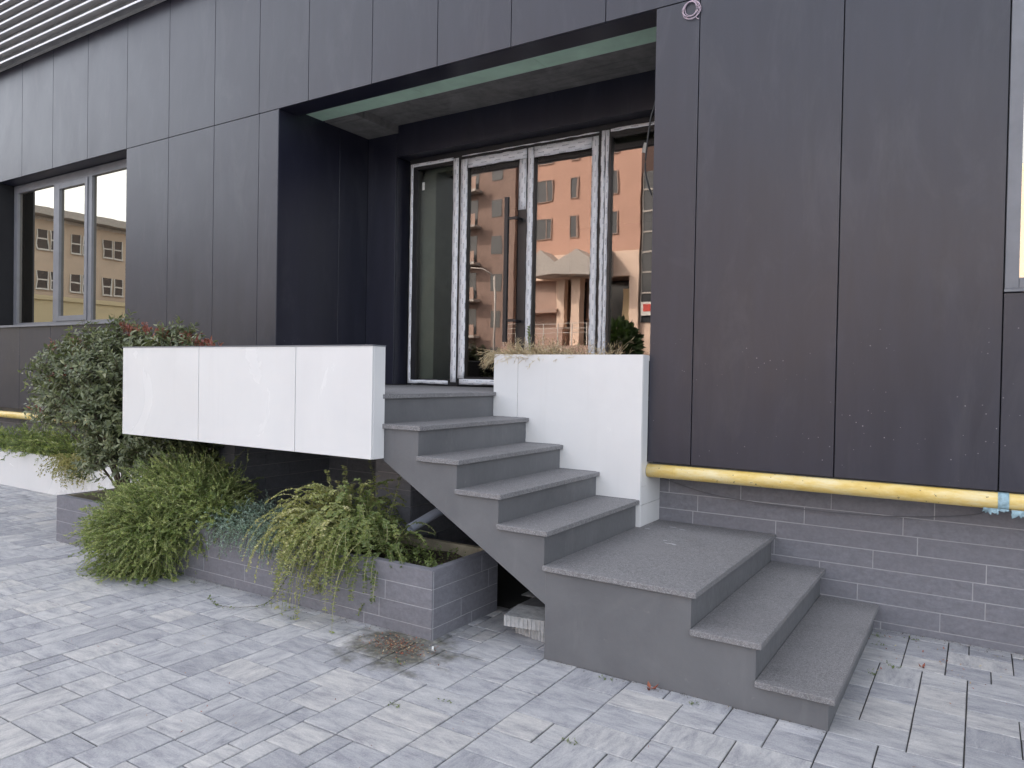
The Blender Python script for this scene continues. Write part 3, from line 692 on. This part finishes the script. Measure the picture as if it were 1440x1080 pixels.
# --- 1 photinia-like shrub with red young shoots
mleaf = m_leaf('evergreen_leaf', [(0, (.080, .100, .052)), (.5, (.160, .185, .095)), (.85, (.25, .27, .15)), (1, (.36, .36, .22))], .34, .22, .6)
mred = m_leaf('red_shoot_leaf', [(0, (.24, .07, .06)), (1, (.46, .19, .16))], .4, .3)
def shrub(name, base, centre, rad, nst, per, label, low=None, Lf=.050, Wf=.0175, red=None, mat=None, red_n=10):
    T = root(name, base, label, 'shrub'); c = np.array(centre); rad = np.array(rad); bs = np.array(base)
    k = 16; tips = c + rng.normal(0, .42, (k, 3)) * rad; tips[:, 2] = c[2] + rng.uniform(-.3, .6, k) * rad[2]
    P = np.zeros((k, 14, 3)); tt = np.linspace(0, 1, 14)[None, :, None]; s0 = bs + rng.normal(0, .035, (k, 3)) * [1, 1, 0]
    mid = (s0 + tips) / 2 + rng.normal(0, .05, (k, 3)) - (tips - s0) * [.12, .12, -.05]
    P = s0[:, None] * (1 - tt) ** 2 + 2 * mid[:, None] * tt * (1 - tt) + tips[:, None] * tt ** 2
    tubes('stem', P, rng.uniform(.009, .016, k), .004, 'bark', T, 6)['kind'] = 'stuff'
    # twigs: start inside the crown and grow outward / upward
    u = rng.normal(0, 1, (nst, 3)); u /= np.linalg.norm(u, axis=1)[:, None]; u[:, 2] = np.where(u[:, 2] < -.55, -u[:, 2], u[:, 2])
    lump = 1 + .13 * np.sin(u[:, 0] * 5 + 1) * np.cos(u[:, 2] * 6) + .10 * np.sin(u[:, 1] * 9 + u[:, 2] * 7) + rng.normal(0, .06, nst)
    rr_ = (rng.random(nst) ** .45 * .62 + .22) * lump
    p0 = c + u * rr_[:, None] * rad
    if low is not None:
        k2 = nst // 3; p0[:k2] = np.array(low[0]) + (u[:k2] * [1, 1, 1]) * rr_[:k2, None] * np.array(low[1])
    dr = u * [1, 1, .7] + np.array([0, 0, .55]) + rng.normal(0, .25, (nst, 3))
    ln = rng.uniform(.10, .22, nst); TP = stems(p0, dr, ln, np.full(nst, 1.), 6, .10)
    tubes('twig', TP, .0028, .0012, 'bark', T, 3)['kind'] = 'stuff'
    clothe('foliage', TP, mat or mleaf, T, per, Lf, Wf, .95, .05)
    if red is not None:
        rp_ = np.array(red); m = len(rp_) * red_n; q = np.repeat(rp_, red_n, 0) + rng.normal(0, .022, (m, 3))
        RP = stems(q - [0, 0, .05], rng.normal(0, .35, (m, 3)) + [0, 0, 1], rng.uniform(.05, .09, m), np.zeros(m), 4, .08)
        clothe('young_leaves', RP, mred, T, 7, .034, .012, .6, .2)
    return T
# red tips placed in the crown
red = [(-5.15, -1.0, 1.80), (-5.02, -1.0, 1.77), (-4.88, -.95, 1.77), (-4.72, -.95, 1.74), (-4.6, -.95, 1.70), (-4.45, -.9, 1.70), (-5.5, -1.2, 1.62), (-5.42, -1.25, 1.60), (-5.75, -1.1, 1.66), (-5.95, -1.0, 1.62), (-6.35, -1.0, 1.64),
       (-6.2, -1.1, 1.33), (-5.5, -1.3, 1.15), (-5.62, -1.3, 1.12), (-5.3, -1.35, 1.42), (-6.15, -1.2, 1.08), (-4.3, -.85, 1.66)]
shrub('photinia_shrub', (-4.92, -1.08, .3), (-5.33, -1.02, 1.18), (.76, .50, .57), 2300, 14, 'large glossy evergreen shrub with red young leaves, left of the white parapet', low=((-4.98, -1.0, .74), (.42, .34, .38)), red=red)
shrub('photinia_shrub', (-4.75, -.95, .3), (-4.62, -.84, 1.26), (.42, .30, .46), 820, 15, 'dark evergreen shrub growing up behind the left end of the white parapet', red=[(-4.65, -.8, 1.72), (-4.5, -.8, 1.70), (-4.2, -.8, 1.66)])
shrub('undergrowth_shrub', (-4.5, -1.0, .3), (-4.45, -.98, .66), (.42, .24, .26), 480, 14, 'dark low leafy shrub in the shade under the white parapet', Lf=.05, Wf=.02)

# --- 2 prostrate green mound (needle-like leaves on arching stems)
mneed = m_leaf('rosemary_leaf', [(0, (.075, .115, .035)), (.45, (.20, .26, .080)), (.75, (.37, .42, .15)), (1, (.56, .56, .30))], .5, .25)
T = root('rosemary_mound', (-4.0, -1.25, .33), 'large bushy green mound of arching stems spilling over the left part of the slate planter', 'shrub')
def dome(cs, n, ln, up, dr, seed_in=(.55, .98), nst=9, wob=.07, front=1.):
    out = []
    for (c, r, k) in cs:
        u = rng.normal(0, 1, (k, 3)); u /= np.linalg.norm(u, axis=1)[:, None]; u[:, 2] = np.abs(u[:, 2]) * np.where(rng.random(k) < .75, 1, -1)
        u[:, 1] = np.where(rng.random(k) < .45 * front, -np.abs(u[:, 1]), u[:, 1])
        q = rng.uniform(seed_in[0], seed_in[1], (k, 1)) * (1 + .10 * np.sin(u[:, :1] * 7 + u[:, 2:] * 5))
        p = np.array(c) + u * q * np.array(r); p[:, 2] = np.maximum(p[:, 2], .02)
        d = u * [1, 1, .9] + np.array(up) + rng.normal(0, .28, (k, 3))
        out.append(stems(p, d, rng.uniform(*ln, k), rng.uniform(*dr, k), nst, wob))
    P = np.concatenate(out); P[:, :, 2] = np.maximum(P[:, :, 2], .01 + .02 * rng.random(P.shape[:2])); return P
mstem = m_leaf('pale_stem', [(0, (.22, .24, .09)), (1, (.42, .40, .20))], .6, .1)
RM = dome([((-3.90, -1.20, .36), (.44, .32, .27), 1500), ((-3.96, -1.50, .20), (.36, .20, .26), 1150), ((-3.58, -1.28, .38), (.28, .20, .12), 330)], 0, (.15, .30), (-.1, -.2, .40), (1., 4.5), wob=.06)
n2 = 40; a2 = rng.uniform(0, 6.28, n2)
R2 = stems(np.stack([rng.uniform(-4.15, -3.4, n2), rng.uniform(-1.25, -1.0, n2), np.full(n2, .50)], 1), np.stack([np.cos(a2) * .8 + .15, np.sin(a2) * .5, np.full(n2, 1.2)], 1), rng.uniform(.25, .46, n2), rng.uniform(.3, 1.6, n2), 9, .05)
RM = np.concatenate([RM, R2])
tubes('stem', RM, .0024, .0012, mstem, T, 3)['kind'] = 'stuff'
clothe('foliage', RM, mneed, T, 58, .018, .0058, .62, .0, Ls=.3)

# --- 3 yellow-green arching shrub with small oval leaves in two rows
mlon = m_leaf('honeysuckle_leaf', [(0, (.09, .13, .04)), (.4, (.20, .25, .08)), (.75, (.38, .39, .15)), (1, (.60, .55, .32))], .45, .28)
T = root('box_honeysuckle', (-1.95, -1.2, .33), 'yellow green shrub with long arching sprays drooping over the right end of the slate planter', 'shrub')
LN = dome([((-2.32, -1.20, .44), (.27, .22, .18), 280), ((-2.10, -1.24, .37), (.28, .16, .12), 150)], 0, (.18, .38), (-.2, -.25, .5), (3, 7), nst=16, wob=.04)
n = 48; fx = rng.uniform(-2.58, -2.0, n)
LF = stems(np.stack([fx, np.full(n, -1.36), rng.uniform(.42, .56, n)], 1), np.stack([rng.normal(-.25, .4, n), np.full(n, -1.), rng.uniform(.2, .9, n)], 1), rng.uniform(.25, .62, n), rng.uniform(4, 8, n), 16, .04)
LN = np.concatenate([LN, LF])
extra = [((-2.05, -1.12, .5), (-.35, -.1, 1.25), .42, 2.2), ((-2.0, -1.12, .5), (.28, .05, 1.3), .38, 1.8), ((-2.35, -1.15, .5), (-.6, -.1, 1.), .36, 2.5), ((-2.1, -1.2, .45), (-1.2, -.2, .9), .5, 2.2), ((-1.8, -1.15, .45), (-1., .15, .75), .40, 2.),
         ((-2.15, -1.25, .45), (-1, -.8, .5), .75, 4.2), ((-2.1, -1.3, .45), (-.5, -1, .5), .75, 5.), ((-1.9, -1.3, .45), (-.1, -1, .5), .8, 5.5), ((-2.0, -1.3, .45), (-.7, -1, .6), .8, 4.6)]
LE = stems([e[0] for e in extra], [e[1] for e in extra], [e[2] for e in extra], [e[3] for e in extra], 16, .03)
LN = np.concatenate([LN, LE]); LN[:, :, 2] = np.maximum(LN[:, :, 2], .014)
tubes('stem', LN, .0024, .0012, mstem, T, 3)['kind'] = 'stuff'
yb = np.clip((-LN[:, -1, 0] - 1.75) * 1.1 +.05 + rng.normal(0, .22, len(LN)) + .1, 0, 1)
clothe('foliage', LN, mlon, T, 58, .019, .0115, 1.2, .03, flat=True, jitter=.22, Ls=.25, cbias=yb)
tr_ = smooth([(-2.5, -1.43, .24), (-2.56, -1.48, .10), (-2.60, -1.55, .02), (-2.68, -1.66, .012), (-2.82, -1.72, .012), (-3.0, -1.66, .015)], 4)
TP = np.array(tr_)[None]; tubes('trailing_stem', TP, .002, .001, 'bark', T, 3)
clothe('trailing_leaves', TP, mlon, T, 70, .016, .010, 1.1, .0, flat=True, cbias=np.array([.15]))

# --- 4 blue green creeping juniper between the two
mjun = m_leaf('blue_juniper', [(0, (.14, .20, .15)), (.5, (.27, .37, .29)), (1, (.42, .53, .44))], .6, .15)
T = root('creeping_juniper', (-2.9, -1.2, .33), 'low blue green creeping juniper between the two shrubs in the slate planter', 'shrub')
n = 900; x = rng.uniform(-3.38, -2.45, n)
JN = stems(np.stack([x, rng.uniform(-1.42, -.95, n), rng.uniform(.34, .43, n)], 1), np.stack([rng.normal(0, .8, n), rng.normal(-.35, .6, n), rng.uniform(.5, 1.2, n)], 1), rng.uniform(.08, .19, n), rng.uniform(3, 8, n), 7, .16)
n2 = 120; JH = stems(np.stack([rng.uniform(-3.3, -2.5, n2), np.full(n2, -1.38), np.full(n2, .40)], 1), np.stack([rng.normal(0, .5, n2), np.full(n2, -1.), rng.uniform(-.1, .5, n2)], 1), rng.uniform(.10, .26, n2), rng.uniform(8, 16, n2), 7, .14)
J = np.concatenate([JN, JH]); tubes('stem', J, .0016, .0009, 'bark', T, 3)['kind'] = 'stuff'
clothe('foliage', J, mjun, T, 46, .013, .0048, .7, .02, Ls=.3)

# --- 5 weeds at the planter's right end
mweed = m_leaf('weed_leaf', [(0, (.09, .13, .04)), (1, (.22, .27, .09))], .5, .3)
T = root('planter_weeds', (-1.6, -1.15, .32), 'small bright green weeds at the bare right end of the slate planter', 'weeds')
n = 80; WD = stems(np.stack([rng.uniform(-1.85, -1.46, n), rng.uniform(-1.36, -1.05, n), np.full(n, .31)], 1), np.stack([rng.normal(0, .4, n), rng.normal(0, .4, n), np.ones(n)], 1), rng.uniform(.04, .15, n), np.full(n, 2.), 6, .1)
clothe('foliage', WD, mweed, T, 9, .022, .011, .9, .2)
# --- 6 juniper and yellow tuft in the far white planter
T = root('spreading_juniper', (-8.2, -.1, .38), 'feathery green spreading juniper in the far white planter', 'shrub')
n = 620; JP = stems(np.stack([rng.normal(-8.2, .42, n), rng.normal(-.08, .09, n), np.full(n, .40)], 1), np.stack([rng.normal(-.1, .9, n), rng.normal(-.25, .3, n), rng.uniform(.3, 1., n)], 1), rng.uniform(.18, .46, n), rng.uniform(.6, 2.8, n), 8, .09)
clothe('foliage', JP, mneed, T, 46, .035, .009, .5, .05); tubes('stem', JP, .003, .001, 'bark', T, 3)['kind'] = 'stuff'
T = root('spreading_juniper', (-9.6, -.1, .38), 'feathery juniper at the left edge in the far white planter', 'shrub')
n = 260; JP = stems(np.stack([rng.normal(-9.7, .3, n), rng.normal(-.08, .09, n), np.full(n, .40)], 1), np.stack([rng.normal(0, .9, n), rng.normal(-.25, .3, n), rng.uniform(.3, 1., n)], 1), rng.uniform(.18, .40, n), rng.uniform(.6, 2.8, n), 8, .09)
clothe('foliage', JP, mneed, T, 46, .035, .009, .5, .05)
mdry = m_leaf('dry_grass', [(0, (.26, .17, .10)), (.5, (.52, .40, .25)), (1, (.72, .63, .45))], .7, .2)
mytuft = m_leaf('yellow_tuft', [(0, (.16, .17, .05)), (1, (.50, .44, .20))], .6, .25)
T = root('yellow_tuft', (-7.35, -.25, .4), 'yellowish tuft of foliage drooping over the far white planter wall', 'plant')
n = 150; YT = stems(np.stack([rng.normal(-7.25, .16, n), np.full(n, -.24), np.full(n, .42)], 1), np.stack([rng.normal(0, .6, n), np.full(n, -1.), rng.uniform(.1, 1.1, n)], 1), rng.uniform(.15, .42, n), rng.uniform(5, 12, n), 9, .08)
clothe('foliage', YT, mytuft, T, 44, .022, .009, .7, .05)
# --- 7 dry grass on the short parapet
T = root('dry_grass', (-1.6, .05, 1.56), 'dry straw coloured grass and stalks growing on top of the short white parapet', 'grass')
n = 420; xg = np.clip(rng.gamma(2.0, .17, n) - 1.90, -1.9, -1.0)
DG = stems(np.stack([xg, rng.uniform(-.07, .15, n), np.full(n, 1.555)], 1), np.stack([rng.normal(-.15, .7, n), rng.normal(-.1, .5, n), rng.uniform(.4, 1.2, n)], 1), rng.uniform(.08, .19, n), rng.uniform(2, 8, n), 7, .1)
n2 = 90; DH = stems(np.stack([rng.normal(-1.88, .02, n2), rng.uniform(-.08, .05, n2), np.full(n2, 1.585)], 1), np.stack([np.full(n2, -1.), rng.normal(-.25, .4, n2), rng.uniform(0, .7, n2)], 1), rng.uniform(.08, .22, n2), rng.uniform(5, 12, n2), 7, .12)
DG = np.concatenate([DG, DH]); tubes('stalks', DG, .0017, .0008, mdry, T, 3)['kind'] = 'stuff'; clothe('blades', DG, mdry, T, 8, .034, .0034, .6, .2)
sk = stems([(-1.70, .03, 1.56)], [(.02, 0, 1)], [.235], [.2], 10, .03); tubes('seed_stalk', sk, .004, .003, mweed, T, 5); clothe('seed_head', sk, mweed, T, 60, .022, .009, .6, .35)
# --- weeds in the joints, leaf litter, crumbs
T = root('joint_weeds', (-.6, -2, 0), 'tiny weeds and moss growing in the joints of the paving', 'weeds')
sp_ = [(-1.05, -2.12), (-.90, -1.95), (-.27, -1.97), (.62, -.05), (.64, -.52), (.72, -.35), (-1.35, -1.75), (.60, .10), (.78, .16), (1.3, .15), (-.42, -1.33), (-2.3, -1.6), (-3.4, -1.5), (.02, -1.36)]
st = []
for (x, y) in sp_:
    for _ in range(8): st.append((x + rng.normal(0, .018), y + rng.normal(0, .006), -.004))
st = np.array(st); WS = stems(st, rng.normal(0, .7, (len(st), 3)) * [1, 1, 0] + [0, 0, .6], rng.uniform(.008, .03, len(st)), np.full(len(st), 4.), 5, .1)
clothe('foliage', WS, mweed, T, 5, .010, .004, .8, .1)
mlit = m_leaf('leaf_litter_leaf', [(0, (.12, .03, .022)), (.4, (.34, .10, .06)), (.7, (.34, .20, .11)), (1, (.48, .42, .28))], .7, .1)
def litter(name, label, cx, cy, sx, sy, n, L=.02, group=None):
    p = np.stack([rng.normal(cx, sx, n), rng.normal(cy, sy, n), rng.uniform(.002, .010, n)], 1); a = rng.uniform(0, 6.28, n)
    V, F = leaves(p, np.stack([np.cos(a), np.sin(a), rng.normal(.1, .15, n)], 1), rng.normal(0, .3, (n, 3)) + [0, 0, 1], L * rng.uniform(.4, 1.3, n), L * .5 * rng.uniform(.5, 1.2, n), .2, -.2)
    o = raw(name, V, F, mlit, None, np.repeat(rng.random(n), 4)); stuff(o); tag(o, label, 'leaf litter'); return o
litter('leaf_litter', 'reddish brown rotting leaf litter on the damp paving at the planter corner', -1.50, -1.58, .11, .06, 420, .014)
litter('leaf_litter', 'scattered tiny dry leaf crumbs across the paving', -1.5, -2.2, 2.4, .9, 130, .012)
litter('leaf_litter', 'dry leaf crumbs on the paving beside the lowest stair', .95, -.1, .28, .22, 60, .016)
mdk = m_leaf('dark_crumb', [(0, (.03, .025, .02)), (1, (.16, .13, .09))], .9, .0)
def crumbs(name, label, x0, x1, y0, y1, n):
    p = np.stack([rng.uniform(x0, x1, n), y0 + (y1 - y0) * rng.random(n) ** 2.5, rng.uniform(.001, .006, n)], 1); a = rng.uniform(0, 6.28, n)
    V, F = leaves(p, np.stack([np.cos(a), np.sin(a), rng.normal(.1, .15, n)], 1), rng.normal(0, .3, (n, 3)) + [0, 0, 1], .010 * rng.uniform(.3, 1.3, n), .005 * rng.uniform(.5, 1.2, n), .2, -.2)
    o = raw(name, V, F, mdk, None, np.repeat(rng.random(n), 4)); stuff(o); tag(o, label, 'dirt')
crumbs('wall_foot_dirt', 'line of dark crumbs along the foot of the slate plinth at the right', .6, 3.0, .235, .14, 420)
crumbs('wall_foot_dirt', 'line of dark crumbs along the foot of the slate planter', -5.3, -1.45, -1.422, -1.50, 420)
crumbs('wall_foot_dirt', 'line of dark crumbs along the foot of the grey stair side', -.78, .55, -1.281, -1.33, 200)
def dead_leaf(loc, s, label, rot):
    v, f = leaves(np.zeros((3, 3)), np.array([[1, 0, .3], [-.4, 1, .5], [-.6, -.8, .2]]), np.array([[0, 0, 1.]] * 3), np.array([s, s * .8, s * .6]), np.array([s * .45] * 3), .4, -.3)
    o = raw('dead_leaf', v, f, mlit, None, np.repeat([.3, .45, .2], 4)); o.location = loc; o.rotation_euler = (0, 0, rot); tag(o, label, 'leaf')
dead_leaf((-.20, -1.315, .004), .045, 'curled reddish dead leaf lying against the foot of the stair side', .4)
dead_leaf((.845, -.275, .004), .03, 'pale yellow fallen leaf on the paving right of the stairs', 1.2)
o = MB().box(-.035, .035, -.005, .005, .001, .007).build('cigarette_end', 'paper'); o.location = (-1.33, -1.51, .002); o.rotation_euler = (0, 0, -.9); o.scale = (.7, 1, 1); tag(o, 'small white stick lying on the dirty paving by the planter corner', 'litter')
# mortar smears and droppings on the platform
sm = MB()
for (x, y, l, w_) in ((-.45, -.42, .07, .006), (-.42, -.43, .03, .008), (-.50, -.36, .03, .008), (-.52, .0, .05, .006), (-.60, .04, .05, .006), (-.72, -.1, .04, .01)):
    pts = [(x + l * .5 * math.cos(t) * random.uniform(.7, 1.1), y + w_ * math.sin(t) * random.uniform(.6, 1.2)) for t in np.linspace(0, 5.7, 9)]
    sm.prism(pts, .4789, .4802, 'z')
stuff(sm.build('mortar_smears', 'grout', ST))

# ================================================================== ACROSS THE STREET (seen in the glass and panels)
YO = -43.36
OB = root('apartment_building', (-25, YO, 0), 'salmon building with peach stone base and folded canopy across the street, mirrored in the doors', 'building')
box('wall', 'salmon', OB, -30.6, -20.3, YO - 10, YO, 10.77, 21.0)
MB().box(-30.6, -26.6, YO - 10, YO, 0, 5.2).box(-30.6, -27.3, YO - 10, YO - .6, 5.2, 10.77).box(-27.3, -20.3, YO - 10, YO - 2.5, 0, 10.77).build('lower_wall', 'brown', OB)
pe = MB().box(-30.6, -20.3, YO - .55, YO + .05, 8.9, 10.765).box(-25.75, -25.0, YO - .5, YO + .3, 0, 8.9).box(-21.0, -20.3, YO - 2.4, YO + .04, 0, 8.9).box(-27.2, -26.5, YO - .55, YO, 5.2, 8.9).box(-24.9, -24.6, YO - 2.4, YO - 1, 0, 8.9)
pe.build('peach_cladding', 'peach', OB)
box('cornice', 'brown', OB, -30.6, -27.1, YO - .6, YO + .25, 6.3, 6.6)
for x0, x1 in ((-29.15, -27.7), (-26.05, -25.45), (-23.4, -22.1)):
    for z0 in (12.1, 15.1, 18.1):
        w_ = box('window', 'dkglass', OB, x0, x1, YO + .01, YO + .03, z0, z0 + 1.6)
        MB().box(x0 - .06, x0, YO + .01, YO + .09, z0 - .06, z0 + 1.66).box(x1, x1 + .06, YO + .01, YO + .09, z0 - .06, z0 + 1.66).box(x0, x1, YO + .01, YO + .08, z0 - .06, z0).box(x0, x1, YO + .01, YO + .08, z0 + 1.6, z0 + 1.66).box((x0 + x1) / 2 + .2, (x0 + x1) / 2 + .26, YO + .031, YO + .06, z0, z0 + 1.6).build('frame', 'brown', w_)
MB().box(-24.2, -21.05, YO - 2.45, YO - 2.40, 0, 8.85).box(-26.4, -25.8, YO - 2.45, YO - 2.40, 0, 8.85).build('entrance_glazing', 'dkglass', OB)
box('cream_window', 'cream', OB, -22.6, -22.0, YO - 2.39, YO - 2.36, 5.6, 8.2)  # plain cream window panel in front of the dark glazing
cz = YO + .06
cn = [(-28.4, 8.95), (-28.35, 10.5), (-27.65, 10.95), (-26.3, 9.95), (-24.6, 10.85), (-23.2, 9.95), (-22.4, 10.8), (-22.3, 8.8), (-26.3, 9.1)]
MB().prism(cn, cz, cz + 1.8).build('folded_canopy', 'canopy', OB)
for k in range(5): 
    pass
rl = MB()
for z in (4.6, 4.95, 5.3): rl.box(-30.6, -20.3, YO + 2.4, YO + 2.44, z - .03, z)
for x in np.arange(-30.5, -20.3, 1.2): rl.box(x, x + .05, YO + 2.38, YO + 2.46, 3.6, 5.3)
rl.build('terrace_railing', 'wframe', OB)
box('terrace', 'brown', OB, -30.6, -20.3, YO + .31, YO + 2.6, 0, 3.6)
G2 = root('glazed_building', (-17, YO, 0), 'dark glazed building beside the salmon one across the street, with a small red sign', 'building')
box('wall', 'peach', G2, -20.25, -6, YO - 9, YO - .3, 0, 5.4)
gl = box('glazing', 'dkglass', G2, -20.2, -12, YO - 9, YO - .2, 5.41, 16.4)
mm_ = MB()
for z in np.arange(6.0, 16, 1.5): mm_.box(-20.2, -12, YO - .199, YO - .12, z, z + .12)
for x in np.arange(-20.2, -12, 1.1): mm_.box(x, x + .07, YO - .1985, YO - .14, 5.41, 16.4)
mm_.build('mullions', 'canopy', G2)
box('sign_board', 'wframe', G2, -20.1, -19.2, YO - .11, YO - .07, 5.9, 6.9)
MB().box(-19.95, -19.4, YO - .069, YO - .05, 6.2, 6.75).build('sign_mark', 'red', G2)
box('upper_floors', 'peach', G2, -12, 9, YO - 9, YO, 5.4, 13.2)
for x in np.arange(-11, 8, 2.4):
    for z0 in (1.5, 6.2, 9.4): box('window', 'dkglass', G2, x, x + 1.4, YO + .01 if z0 > 5 else YO - .29, YO + .03 if z0 > 5 else YO - .27, z0, z0 + 1.7)
BB = root('balcony_block', (-36, YO + 3, 0), 'brown apartment block with stacked balconies across the street, mirrored in the left door leaf', 'building')
box('wall', 'brown_shaded', BB, -46, -31.0, YO - 8, YO + .3, 0, 20.5)  # brown wall colour darkened to stand for shadow over the block
for k in range(6):
    z = 1.6 + k * 3.02
    for x in (-35.9, -40.5):
        w_ = box('window', 'dkglass', BB, x, x + 1.3, YO + .31, YO + .33, z + .1, z + 2.2)
        bl = box('balcony', 'canopy', BB, x - .3, x + 1.7, YO + .34, YO + 1.3, z - .25, z - .05)
        MB().box(x - .3, x + 1.7, YO + 1.26, YO + 1.3, z - .04, z + .85).build('parapet', 'brown', bl)
    box('window', 'dkglass', BB, -33.2, -32.2, YO + .31, YO + .33, z + .6, z + 2.0)
LP = root('street_lamp', (-29, -30, 0), 'grey street lamp across the street, mirrored in the door glass', 'lamp')
MB().tube([(-24.0, -30, 0), (-24.0, -30, 7.4)], .07, 8).tube([(-24.0, -30, 7.4), (-24.9, -30, 7.9), (-25.8, -30, 8.0)], .04, 6).build('pole', 'canopy', LP); box('lamp_head', 'canopy', LP, -26.5, -25.8, -30.12, -29.88, 7.93, 8.05)
# hedge on the terrace side
u = rng.normal(0, 1, (900, 3)); u /= np.linalg.norm(u, axis=1)[:, None]
HP = np.array([-20.4, YO + 3.2, 3.4]) + u * rng.uniform(.5, 1., (900, 1)) * [1.6, .8, 1.9]
V, F = leaves(HP, u, rng.normal(0, 1, (900, 3)), np.full(900, .5), np.full(900, .3)); hd = raw('hedge', V, F, 'hedge', None, np.repeat(rng.random(900), 4)); tag(hd, 'dark green hedge beside the entrance terrace across the street', 'hedge')
# tan school-like building and cream wall seen in the left window
XT = -70.; TB = root('tan_building', (XT, -30, 0), 'tan brick building with a long row of paired windows, mirrored in the left window', 'building')
sc_ = 1.97
def ty(v): return .4 - (-4.55 + (v + 4.55) * sc_)
def tz(v): return 1.453 + (v - 1.453) * sc_
box('wall', 'tan', TB, XT - 12, XT, ty(26), ty(2), 0, tz(8.05))
box('roof_slab', 'canopy', TB, XT - 12, XT + 1.2, ty(26), ty(2), tz(8.22), tz(8.55)); box('clerestory', 'wframe', TB, XT - 11, XT - .2, ty(26), ty(2), tz(8.05), tz(8.21))
k = 0
for p in np.arange(12.0 - 1.46 * 6, 25, 1.46):
    for q in (0, .56):
        for z0, z1 in ((6.76, 7.62), (4.96, 5.75), (3.1, 3.9)):
            a, b = sorted((ty(p + q), ty(p + q + .40)))
            w_ = box('window', 'dkglass', TB, XT + .02, XT + .05, a, b, tz(z0), tz(z1))
            MB().box(XT + .051, XT + .12, a - .08, a, tz(z0), tz(z1)).box(XT + .051, XT + .12, b, b + .08, tz(z0), tz(z1)).box(XT + .051, XT + .2, a - .08, b + .08, tz(z0) - .14, tz(z0)).box(XT + .051, XT + .11, a, b, tz((z0 + z1) / 2) - .06, tz((z0 + z1) / 2) + .06).build('frame', 'wframe', w_)
CW = root('cream_wall', (-20, -8, 0), 'cream rendered garden wall down the street, mirrored in the left window', 'wall')
box('wall', 'cream', CW, -20.3, -20, -16, -3.2, -.05, 3.2); box('coping', 'cream', CW, -20.36, -19.94, -16.05, -3.15, 3.201, 3.32)
